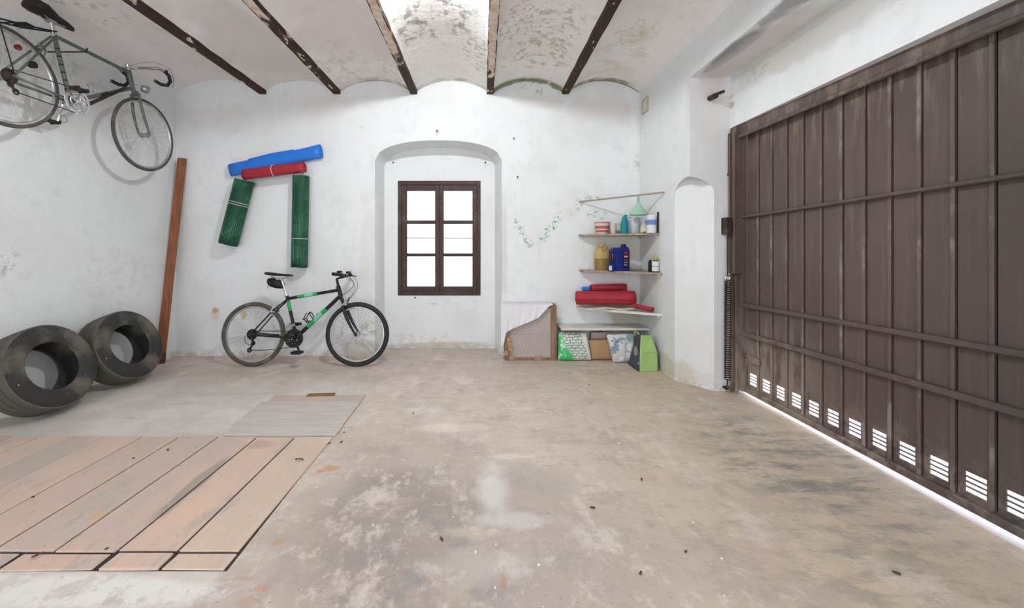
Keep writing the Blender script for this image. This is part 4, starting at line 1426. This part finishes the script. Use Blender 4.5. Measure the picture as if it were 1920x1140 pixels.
# ------------------------------------------------------------------ rolls hung on the back wall
def roll(name, label, p, q, r, mt, cat, group, turns=2.6, flat=1., strings=(), wallward=V((0, 1, 0)), pitch=.006, flare=0., inner=None):
    p, q = V(p), V(q)
    d = (q - p)
    L = d.length
    d.normalize()
    yy = (V(wallward) - d * V(wallward).dot(d)).normalized()      # local y: towards the wall
    xx = yy.cross(d)
    rot = Matrix((xx, yy, d)).transposed().to_quaternion()
    root = thing(name, label, cat, p, group, rot)
    n = int(turns * 26)
    nl_ = 10

    def fn(u, v):
        t = u * turns * 2 * math.pi
        rr = r - .002 - pitch * u * turns
        fy = flat if not flare else flat + (1. - flat) * 0
        sx = 1. + flare * max(0., (v - .78) / .22) ** 2
        z = v * L + (.01 * math.sin(t * .7 + 1) * (1 if v > .5 else -1) * (v in (0., 1.)) * u)
        return V((rr * math.cos(t - 1.2) * sx, rr * math.sin(t - 1.2) * fy, z))
    b = B().grid(fn, n, nl_)
    obj('sheet', b, mt, root, smooth=True, local=True, solid=.003)
    for f_ in strings:
        bb2 = B()
        pts = [V((math.cos(a) * (r + .003), math.sin(a) * (r * flat + .003), f_ * L + .004 * math.sin(a))) for a in (2 * math.pi * k / 28 for k in range(28))]
        bb2.tube(pts, .0035, 6, closed=True)
        obj('string', bb2, MT['string'], root, smooth=True, local=True)
    return root, L, xx, yy, d


gp_ = 'rolls of sheeting hung on the back wall'
rg = .104
ya = YB - rg
roll('netting_roll', 'slanting roll of dark green plastic netting tied with two pale strings', at(459, 338.5, ya), at(428, 458, ya), rg, MT['netting'], 'netting roll', gp_, 2.6, .92, (.35, .385))
rg2 = .091
roll('netting_roll', 'upright roll of dark green netting hung straight above the bicycle saddle', at(565, 330.5, YB - rg2), at(561.5, 501, YB - rg2), rg2, MT['netting'], 'netting roll', gp_, 2.6, .92, (.69,))
rr = .062
yr = YB - .156
roll('red_roll', 'short roll of red sheeting tied with one string below the blue tarpaulin', at(457, 327, yr), at(571, 313, yr), rr, MT['red'], 'sheeting roll', gp_, 3., .95, (.50,), pitch=.009)
rb = .075
root, L, xx, yy, d = roll('tarpaulin_roll', 'long flattened roll of bright blue tarpaulin above the red roll', at(432, 319, YB - .055), at(602, 283, YB - .055), rb, MT['blue'], 'tarpaulin', gp_, 2.2, .5, (), flare=.12)
obj('fold', B().grid(lambda u, v: V((-(rb + .012 * (1 - abs(2 * v - 1))) + .035 * u, -.012 - .012 * u, L * (.22 + .5 * v))), 3, 8), MT['blue'], root, smooth=True, local=True, solid=.004)

# nails in the plaster
for i, (x_, y_, Yd, lb_) in enumerate([(820, 247, YB, 'small dark nail just above the crown of the window arch'), (963, 261, YB, 'small dark nail right of the window arch, level with its crown'),
                                  (970, 333, YB, 'small dark nail right of the window niche, level with the window top'), (738, 306, YN, 'small dark nail inside the niche above the left window corner'),
                                  (910, 306, YN, 'small dark nail inside the niche above the right window corner'), (779, 558, YN, 'small dark nail just under the bottom rail of the window')]):
    p = at(x_, y_, Yd)
    b = B().tube([p + V((0, .02, 0)), p + V((0, -.03, .004))], .004, 6).tube([p + V((0, -.03, .004)), p + V((0, -.034, .004))], .009, 8)
    tag(obj('nail', b, MT['iron'], smooth=True), lb_, 'nail', 'nails in the back wall')

# ------------------------------------------------------------------ corner shelves
def corner_shelf(name, label, zt_, xl_, yl_, xr_y, th=.02, mt=None):
    n = 8
    poly = [(xl_, YB, zt_ - th), (xl_, yl_, zt_ - th)]
    for k in range(1, n):
        t = k / n
        poly.append((xl_ + (XR - xl_) * t, yl_ + (xr_y - yl_) * t - .02 * math.sin(math.pi * t), zt_ - th))
    poly += [(XR, xr_y, zt_ - th), (XR, YB, zt_ - th)]
    sh = thing(name, label, 'shelf', (XR, YB, zt_ - th), 'corner shelves')
    obj('board', B().prism(poly, (0, 0, th)), mt or MT['shelf'], sh, bevel=.003)
    b = B().bb((xl_ + .06, YB - .02, zt_ - th - .025), (XR, YB, zt_ - th))
    obj('batten', b, MT['whiteboard'], sh)
    b = B().bb((XR - .02, xr_y + .06, zt_ - th - .025), (XR, YB - .02, zt_ - th))
    obj('batten', b, MT['whiteboard'], sh)
    return sh


Z1, Z2, Z3 = 1.385, .988, .575
corner_shelf('corner_shelf', 'topmost wooden corner shelf holding the striped pot and teal bottle', Z1, 1.09, 4.42, 3.99)
corner_shelf('corner_shelf', 'middle wooden corner shelf holding the amber jug and navy canister', Z2, 1.10, 4.42, 3.93)
corner_shelf('corner_shelf', 'lowest corner shelf, holding the red rolls', Z3, 1.06, 4.40, 3.94, .024, MT['whiteboard'])
pa, pb = at(1086, 378.5, YB - .005), V((XR - .005, F * XR / (1246 - CX), 0))
pb.z = CH + (HY - 360.5) * pb.y / F
b = B().tube([pa, pb], .009, 8)
tag(obj('corner_rod', b, MT['shelf'], smooth=True), 'thin wooden rod spanning the corner above the topmost shelf', 'rod')
b = B().bb((1.06, 4.24, .35), (XR, YB, .375))
b = B().bb((.845, 4.24, .345), (XR, YB, .372))
low = thing('low_shelf', 'low whitewashed shelf board just above the sacks and bags', 'shelf', (1.3, 4.4, .0))
obj('board', b, MT['whiteboard'], low, bevel=.004)
b = B().bb((.855, 4.47, .30), (XR, YB, .345)).bb((1.33, 4.47, 0), (1.36, YB, .345))
obj('support', b, MT['oldwood'], low, bevel=.003)


def stand(name, label, cat, px, Yd, z, group=None):
    return thing(name, label, cat, ((px - CX) * Yd / F, Yd, z), group)


def lat(name, root, prof, mt, n=20, sx=1., sy=1., dx=0., dy=0., **k):
    b = B().lathe(prof, (dx, dy, 0), (0, 0, 1), n, sx=sx, sy=sy, u=(1, 0, 0))
    return obj(name, b, mt, root, smooth=True, local=True, **k)


def band(name, root, r0, r1, z0, z1_, mt, n=24):
    return lat(name, root, [(r0 + .001, z0), (r1 + .001, z1_), (r1 - .002, z1_), (r0 - .002, z0), (r0 + .001, z0)], mt, n)


# topmost shelf
t = stand('flower_pot', 'red and white striped flower pot on the topmost corner shelf', 'pot', 1129, 4.40, Z1)
R0, R1, H = .062, .088, .132
lat('body', t, [(R0, 0), (R1, H), (R1 - .007, H), (R0 - .006, .01), (0, .01)], MT['potwhite'], 28)
rf = lambda z: R0 + (R1 - R0) * z / H
for z0, z1_ in ((.022, .045), (.06, .092), (.122, .131)):
    band('stripe', t, rf(z0), rf(z1_), z0, z1_, MT['stripe'], 28)
t = stand('glass_cup', 'beige translucent cup right beside the striped pot', 'cup', 1150, 4.27, Z1)
lat('cup', t, [(.026, 0), (.036, .11), (.033, .11), (.023, .006), (0, .006)], plain('frosted_beige', (.58, .53, .46), .4, 0, .08), 20)
t = stand('preserve_jar', 'empty pale jar with greenish bottom behind the teal bottle', 'jar', 1159, 4.42, Z1)
lat('jar', t, [(.034, 0), (.038, .01), (.038, .085), (.030, .10), (.030, .12), (.027, .12), (.027, .1), (.034, .085), (.034, .01), (0, .008)], plain('cloudy_glass', (.58, .57, .50), .25, 0, .08), 20)
lat('sediment', t, [(.0395, .008), (.0395, .045), (.0, .045)], MT['greenlump'], 20)
t = stand('teal_bottle', 'dark teal plastic bottle with a slanted shoulder on the topmost shelf', 'bottle', 1171, 4.20, Z1)
lat('body', t, [(.036, 0), (.039, .008), (.039, .12), (.034, .15), (.024, .175), (.016, .186), (0, .188)], MT['teal'], 20, .95, .7)
lat('cap', t, [(.018, .184), (.018, .20), (0, .20)], MT['teal'], 16, dx=.012)
t = stand('milky_jug', 'large milky white plastic jug under the green funnel', 'jug', 1189, 4.29, Z1)
lat('body', t, [(.060, 0), (.066, .01), (.066, .135), (.055, .160), (.030, .172), (.022, .177), (.022, .19), (0, .19)], MT['milky'], 24, 1, .8)
obj('handle', B().tube(bez((.02, -.03, .175), (.075, -.03, .175), (.06, -.03, .10)), .010, 8), MT['milky'], t, smooth=True, local=True)
fp = at(1197, 379, 4.14)
t = thing('funnel', 'pale green plastic funnel hanging upside down from the corner rod', 'funnel', fp)
fz = lambda py: (379 - py) * 4.14 / F
lat('cone', t, [(.011, fz(368)), (.014, fz(381)), (.02, fz(382)), (.088, fz(400)), (.091, fz(402)), (.088, fz(403.5)), (.083, fz(402)), (.012, fz(383)), (.008, fz(368))], MT['mint'], 28)
obj('loop', B().ring((0, 0, fz(367)), (1, 0, 0), (0, 0, 1), .012, .003, 16, 6), MT['mint'], t, smooth=True, local=True)
t = stand('cream_pot', 'small cream coloured lidded pot with dark base marks beside the white tub', 'pot', 1208.5, 4.12, Z1)
lat('body', t, [(.030, 0), (.043, .012), (.045, .05), (.034, .07), (.030, .072), (0, .072)], MT['cream'], 20)
lat('lid', t, [(.034, .071), (.030, .085), (.014, .10), (.010, .115), (0, .118)], MT['cream'], 20)
b = B()
for dx in (-.018, .022):
    b.lathe([(0, 0), (.011, .002), (.0, .012)], (dx, -.036, .012), (0, -1, .1), 10)
obj('mark', b, MT['leafbit'], t, smooth=True, local=True)
t = stand('white_tub', 'white plastic tub with a blue printed band at the shelf end', 'tub', 1221, 4.03, Z1)
lat('body', t, [(.044, 0), (.048, .01), (.048, .155), (0, .155)], MT['white'], 24)
lat('lid', t, [(.050, .152), (.051, .178), (.044, .186), (0, .186)], MT['white'], 24)
band('label', t, .048, .048, .085, .135, MT['labelblue'], 24)
b = B().bb((XR - .014, 4.0, Z1), (XR - .002, 4.022, at(0, 397, 4.0).z))
tag(obj('wood_strip', b, MT['iron'], bevel=.002), 'narrow dark wooden strip standing on the shelf against the wall', 'strip')

# middle shelf
t = stand('amber_jug', 'amber plastic jug half full of brown oil on the middle shelf', 'jug', 1129.5, 4.37, Z2)
jb = [(.078, 0), (.086, .01), (.087, .19), (.078, .225), (.05, .255), (.035, .262)]
lat('body', t, jb + [(.028, .285), (0, .285)], MT['amber'], 28, 1, .55)
lat('oil', t, [(.088, .008), (.0885, .13), (0, .13)], MT['oil'], 28, 1, .56)
b = B().ring((-.006, -.043, .243), (1, 0, 0), (0, .35, .93), .022, .009, 20, 8)
obj('handle', b, MT['amber'], t, smooth=True, local=True)
lat('hole', t, [(.0, 0), (.016, .0), (.0, .004)], MT['whiteboard'], 14) if False else None
t = stand('oil_canister', 'navy blue plastic oil canister with handle and red lettering on the middle shelf', 'canister', 1161, 4.24, Z2)
b = B()
vs = [(-.095, 0), (.095, 0), (.095, .225), (.075, .26), (.03, .262), (-.01, .24), (-.055, .25), (-.095, .22), (-.095, .19), (-.05, .19), (-.05, .085), (-.095, .085)]
b.prism([V((x, -.055, z)) for x, z in vs], (0, .11, 0))
obj('body', b, MT['navy'], t, bevel=.008, local=True)
obj('handle', B().tube([(-.088, 0, .20), (-.09, 0, .14), (-.085, 0, .085)], .014, 8), MT['navydark'], t, smooth=True, local=True)
obj('cap', B().lathe([(.026, .255), (.026, .285), (0, .287)], (.045, 0, 0), (0, 0, 1), 18), MT['navydark'], t, smooth=True, local=True)
lb = obj('label', B().bb((.015, -.058, .03), (.088, -.0545, .215)), MT['navydark'], t, local=True)
b = B()
rn = random.Random(5)
for k, zz in enumerate((.195, .17, .145, .115)):
    for j in range(3):
        b.bb((.030 + .016 * j, -.0595, zz - .008), (.030 + .016 * j + rn.uniform(.006, .012), -.0578, zz + rn.uniform(.004, .010)))
obj('lettering', b, MT['labelred'], lb, local=True)
b = B()
for k, zz in enumerate((.155, .09, .065)):
    obj('lettering', B().bb((.032, -.0595, zz - .003), (.032 + rn.uniform(.03, .045), -.0578, zz + .003)), MT['labelwhite'], lb, local=True)
t = stand('small_can', 'little blue can with a lilac label in front of the navy canister', 'can', 1146, 4.235, Z2)
t.location.x -= .0
t.location.y = 4.155
t.location.x = (1146 - CX) * 4.155 / F
lat('body', t, [(.032, 0), (.034, .004), (.034, .07), (.031, .075), (0, .075)], MT['navy'], 20)
obj('label', B().bb((-.030, -.0345, .012), (-.004, -.022, .058)), MT['labelwhite'], t, local=True)
t = stand('black_bottle', 'small black bottle beside the yellow capped bottle on the middle shelf', 'bottle', 1219, 4.07, Z2)
lat('body', t, [(.018, 0), (.020, .004), (.020, .095), (.013, .108), (.010, .112), (0, .112)], MT['black'], 16)
lat('cap', t, [(.012, .110), (.012, .124), (0, .124)], MT['black'], 14)
t = stand('yellow_capped_bottle', 'white labelled small bottle with a yellow cap at the shelf end', 'bottle', 1229, 3.995, Z2)
lat('body', t, [(.034, 0), (.036, .004), (.036, .11), (.022, .122), (.018, .124), (0, .124)], MT['iron'], 20, 1, .8)
lat('label', t, [(.0365, .012), (.0365, .055), (0, .055)], MT['labelwhite'], 20, 1, .82)
lat('label', t, [(.0365, .060), (.0365, .112), (0, .112)], MT['labelwhite'], 20, 1, .82)
lat('cap', t, [(.020, .122), (.020, .156), (0, .157)], MT['yellowcap'], 16)

# lowest corner shelf
b = B().grid(lambda u, v: V((1.20 + .42 * u, 4.14 + .28 * v + .06 * (1 - u), Z3 + .006 + .012 * math.sin(u * 5) ** 2)), 12, 6)
tag(obj('folded_sheet', b, MT['cream'], smooth=True, solid=.012), 'cream folded sheet under the big red roll on the lowest shelf', 'sheet')
gp_ = 'rolls on the lowest corner shelf'
roll('red_roll', 'big red roll lying along the lowest corner shelf', V((1.03, 4.355, Z3 + .110)), V((1.63, 4.225, Z3 + .125)), .080, MT['red'], 'sheeting roll', gp_, 3.2, 1., (), pitch=.010)
roll('red_roll', 'thin red roll resting behind and on top of the big red roll', V((1.215, 4.432, Z3 + .21)), V((1.60, 4.40, Z3 + .222)), .043, MT['red'], 'sheeting roll', gp_, 2.4, 1., (), pitch=.007)
roll('blue_roll', 'short blue roll end poking out behind the big red roll', V((1.125, 4.45, Z3 + .196)), V((1.21, 4.445, Z3 + .20)), .028, MT['blue'], 'tarpaulin', gp_, 2., 1., (), pitch=.006)
roll('red_roll', 'flattened red roll slanting down at the end of the lowest shelf', V((1.575, 4.13, Z3 + .058)), V((1.735, 4.02, Z3 + .030)), .050, MT['red'], 'sheeting roll', gp_, 2.2, .5, (), wallward=V((0, .2, 1)), pitch=.010)

# ------------------------------------------------------------------ things below the shelves
hx0, hx1, hy = at(946, 640, 4.33).x, at(1044, 640, 4.33).x, 4.33
hz = at(0, 572, hy).z
hut = thing('wire_crate', 'wooden framed crate with wire mesh front half covered by white cloth', 'crate', ((hx0 + hx1) / 2, 4.4, 0))
b = B().bb((hx0 + .02, hy + .012, .02), (hx1 - .02, YB - .01, hz - .01))
obj('body', b, MT['mesh'], hut, bevel=.004)
for xa, xb_ in ((hx0, hx0 + .055), (hx1 - .065, hx1)):
    obj('post', B().bb((xa, hy - .006, 0), (xb_, hy + .03, hz)), MT['oldwood'], hut, bevel=.004)
    obj('post', B().bb((xa, YB - .05, 0), (xb_, YB - .01, hz)), MT['oldwood'], hut, bevel=.004)
obj('rail', B().bb((hx0 + .055, hy, .0), (hx1 - .065, hy + .02, .03)), MT['oldwood'], hut, bevel=.003)
obj('rail', B().bb((hx0 + .055, hy, hz - .035), (hx1 - .065, hy + .02, hz)), MT['oldwood'], hut, bevel=.003)
b = B()
xa, xb_, za, zb = hx0 + .055, hx1 - .065, .03, hz - .035
stp = .034
n = int((xb_ - xa + zb - za) / stp) + 1
for i in range(1, n):
    for sg in (1, -1):
        o_ = i * stp
        # a 45 degree wire clipped to the frame
        t0, t1 = max(0, o_ - (zb - za)), min(xb_ - xa, o_)
        p, q = (t0, o_ - t0), (t1, o_ - t1)
        if sg > 0:
            p, q = (xb_ - xa - p[0], p[1]), (xb_ - xa - q[0], q[1])
        b.tube([(xa + p[0], hy + .006, za + p[1]), (xa + q[0], hy + .006, za + q[1])], .0018, 4, caps=False)
b.tube([(xa, hy + .004, .29), (xb_, hy + .004, .285)], .003, 5)
obj('wire_mesh', b, MT['wire'], hut, kind='stuff')
b = B()
rn = random.Random(2)
for k in range(5):
    p = V((hx0 + .03 + rn.uniform(-.02, .05), hy - .012, .03 + .05 * k))
    b.box(p, (.05, .012, .05), Matrix.Rotation(rn.uniform(-.5, .5), 3, 'Y'))
p = V((at(1008, 668, hy).x, hy - .012, .02))
b.box(p, (.07, .012, .035), Matrix.Rotation(.3, 3, 'Y')).box(p + V((.03, 0, .01)), (.03, .014, .03), Matrix.Rotation(-.6, 3, 'Y'))
obj('torn_paper', b, MT['kraft'], hut)


def hem(u):                                              # lower edge of the cloth across the crate front
    pts = [(0, 655), (.05, 648), (.1, 625), (.2, 618), (.35, 612), (.55, 604), (.72, 596), (.84, 584), (.93, 574), (1., 571)]
    for (a, ya_), (c, yb_) in zip(pts, pts[1:]):
        if u <= c:
            return ya_ + (yb_ - ya_) * (u - a) / (c - a)
    return pts[-1][1]


def cloth(u, v):
    px = 939 + (1037 - 939) * u
    rip = .012 * math.sin(u * 17 + v * 4) + .006 * math.sin(u * 41)
    if v < .3:                                           # lies on top
        t_ = v / .3
        p = at(px, 571, hy)
        return V((p.x, YB - .012 + (hy - .016 - YB + .012) * t_, hz + .006 + .004 * math.sin(u * 20)))
    t_ = (v - .3) / .7
    py = 571 + (hem(u) - 571) * t_
    p = at(px, py, hy - .018 - abs(rip) * (t_ * .9 + .1) - .01 * t_)
    return V((p.x, p.y, min(p.z, hz + .006)))


tag(obj('white_cloth', B().grid(cloth, 60, 30), MT['cloth'], smooth=True, solid=.004), 'white cloth draped slantwise over the wire crate', 'cloth')


def sack(name, label, cat, quad, thick, mt, seed, bulge=.6, wob=.012, group=None, corner=.5):
    """soft bag: quad = front corners bottom-left, bottom-right, top-right, top-left"""
    q = [V(p) for p in quad]
    nrm = (q[1] - q[0]).cross(q[3] - q[0]).normalized()
    if nrm.y > 0:
        nrm = -nrm
    n = 18
    base = (q[0] + q[1]) / 2 - nrm * thick / 2
    base.z = 0 if q[0].z < .05 else q[0].z
    root = thing(name, label, cat, base, group)

    def side(sgn):
        def fn(u, v):
            p = (q[0] * (1 - u) + q[1] * u) * (1 - v) + (q[3] * (1 - u) + q[2] * u) * v
            e = (max(0., 1 - abs(2 * u - 1) ** 4) * max(0., 1 - abs(2 * v - 1) ** 4)) ** corner
            nz = mnoise.noise((u * 5 + seed, v * 5, sgn * 3.)) * wob + mnoise.noise((u * 11 + seed, v * 11, sgn * 5.)) * wob * .5
            return p - nrm * thick / 2 + nrm * sgn * (thick / 2 * e * (1 - bulge + bulge * math.sin(math.pi * min(1, max(0, v * .8 + .15)))) + nz * e)
        return fn
    b = B().grid(side(1), n, n).grid(side(-1), n, n)
    bm = bmesh.new()
    me = bpy.data.meshes.new('bag')
    me.from_pydata([tuple(p - base) for p in b.v], [], b.f)
    bm.from_mesh(me)
    bmesh.ops.remove_doubles(bm, verts=bm.verts, dist=.0005)
    bmesh.ops.recalc_face_normals(bm, faces=bm.faces)
    bm.to_mesh(me)
    bm.free()
    me.materials.append(mt)
    me.polygons.foreach_set('use_smooth', [True] * len(me.polygons))
    o = bpy.data.objects.new('bag', me)
    C.objects.link(o)
    o.parent = root
    return root


gs = 'sacks under the low shelf'
Yg = 4.275
sack('printed_sack', 'green and white printed plastic sack standing beside the wire crate', 'sack',
     (V((at(1047, 675, Yg).x, Yg, .004)), V((at(1112, 675, Yg).x, Yg, .004)), at(1102, 625, Yg), at(1048, 624, Yg)), .08, MT['sackg'], 1, .3, .008, gs)
sack('paper_sack', 'brown paper sack between the printed sack and white plastic bag', 'sack',
     (V((at(1110, 675, Yg + .03).x, Yg + .03, .004)), V((at(1160, 675, Yg + .03).x, Yg + .03, .004)), at(1152, 636, Yg + .03), at(1104, 638, Yg + .03)), .07, MT['kraft'], 4, .3, .006, gs)
b = B().bb((at(1108, 0, 4.41).x, 4.405, .0), (at(1146, 0, 4.41).x, 4.46, .29))
ct = thing('carton', 'pale pinkish carton standing behind the brown paper sack', 'box', (at(1127, 0, 4.41).x, 4.44, 0))
obj('box', b, MT['carton'], ct, bevel=.003)
obj('flap', B().bb((at(1108, 0, 4.41).x, 4.40, at(0, 636, 4.41).z), (at(1146, 0, 4.41).x, 4.404, max(.27, min(.29, at(0, 626, 4.41).z)))), MT['carton'], ct)
ctx = at(1139, 632, 4.40)
obj('red_dot', B().lathe([(0, 0), (.012, 0), (.012, .004), (0, .004)], V((ctx.x, 4.404, ctx.z)), (0, -1, 0), 12), MT['labelred'], ct, label='small red dot on the carton')
sack('plastic_bag', 'white and blue printed plastic bag slumped behind the green shopping bag', 'bag',
     (V((at(1152, 678, 4.20).x, 4.20, .004)), V((at(1188, 678, 4.20).x, 4.20, .004)), at(1194, 626, 4.22), at(1139, 628, 4.22)), .09, MT['sackw'], 9, .35, .028, gs)
# green shopping bag: lime front, charcoal side
c00, c10 = V((1.563, 3.925, 0)), V((1.752, 3.945, 0))
c01, c11 = V((1.545, 4.19, 0)), V((1.75, 4.20, 0))
ht_ = .365
sb = thing('shopping_bag', 'lime green shopping bag with a charcoal printed side beside the white pier', 'bag', ((c00 + c11) / 2))
mid = .185


def bagwall(p, q, r, s_, tz=0.):
    """panel between two uprights, p-q bottom, slanting in at the top"""
    def fn(u, v):
        bt = p.lerp(q, u)
        tp = r.lerp(s_, u)
        x = bt.lerp(tp, v)
        wv = .008 * mnoise.noise((u * 4 + p.x * 7, v * 5, p.y * 3)) + .004 * mnoise.noise((u * 9, v * 9, p.y))
        nn = (q - p).cross(V((0, 0, 1))).normalized()
        return x + nn * wv * math.sin(math.pi * u)
    return B().grid(fn, 12, 16)


t00, t10 = V((1.590, 3.965, ht_ - .005)), V((1.715, 4.01, ht_ - .02))
t01, t11 = V((1.60, 4.11, ht_ - .04)), V((1.72, 4.13, ht_ - .05))
obj('front_panel', bagwall(c00, c10, V((c00.x + .002, c00.y + .006, mid)), V((c10.x - .002, c10.y + .004, mid))), MT['lime'], sb, smooth=True, solid=.003)
obj('front_panel', bagwall(V((c00.x + .002, c00.y + .006, mid)), V((c10.x - .002, c10.y + .004, mid)), t00, t10), MT['lime'], sb, smooth=True, solid=.003)
b = bagwall(c01, c00, t01, t00)
sp_ = obj('side_panel', b, MT['sackd'], sb, smooth=True, solid=.003, loc=(c00 + c01) / 2, label='charcoal side panel with a pale emblem')
obj('side_panel', bagwall(c10, c11, t10, t11), plain('charcoal_fabric', (.05, .045, .055), .7), sb, smooth=True, solid=.003, label='charcoal side panel against the wall')
obj('back_panel', bagwall(c11, c01, t11, t01), MT['lime'], sb, smooth=True, solid=.003)
obj('base', B().prism([c00 + V((0, 0, .003)), c10 + V((0, 0, .003)), c11 + V((0, 0, .003)), c01 + V((0, 0, .003))], (0, 0, .004)), MT['lime'], sb)
for a_, c_ in ((t00, t10), (t01, t11)):
    m0, m1 = a_.lerp(c_, .2), a_.lerp(c_, .75)
    if a_ is t01:
        m0 = V((1.585, 4.10, ht_ - .04))
        m1 = V((1.60, 4.02, ht_ - .01))
    b = B().tube(bez(m0, (m0 + m1) / 2 + V((-.05, .03, .06 if a_ is t01 else -.10)), m1, 10), .007, 6)
    obj('handle', b, MT['limedark'], sb, smooth=True)

# ------------------------------------------------------------------ crumbs and chips on the floor
rn = random.Random(11)
b = B()
for px, py in [(930, 1022), (892, 1036), (928, 1103), (1002, 990), (1353, 1048), (1018, 1138), (706, 858), (1010, 1060), (1160, 832), (1300, 980), (1358, 1118), (1005, 985), (850, 970), (760, 1000), (700, 985), (640, 800), (560, 905)]:
    p = fl(px, py)
    s_ = rn.uniform(.0035, .008)
    b.box(p + V((0, 0, s_ * .3)), (s_ * 1.4, s_ * 1.1, s_ * .6), Matrix.Rotation(rn.uniform(0, 3), 3, 'Z'))
o = obj('debris', b, MT['chip'], kind='stuff')
tag(o, 'tiny white plaster chips scattered over the concrete floor', 'debris')
b = B()
for px, py in [(1201, 1076), (1111, 953), (828, 1012), (1286, 1036), (1105, 722), (775, 776), (1203, 900), (1681, 1076), (645, 812), (640, 830), (617, 836), (80, 1045), (66, 1050), (200, 1036), (315, 848), (250, 864), (62, 938)]:
    p = fl(px, py)
    on = .012 if px < 640 else 0
    s_ = rn.uniform(.007, .014)
    b.box(p + V((0, 0, on + .005)), (s_ * 1.6, s_ * .6, .004), Matrix.Rotation(rn.uniform(0, 3), 3, 'Z') @ Matrix.Rotation(.15, 3, 'X'))
o = obj('litter', b, MT['leafbit'], kind='stuff')
tag(o, 'dark dry leaf crumbs scattered over the floor and boards', 'litter')
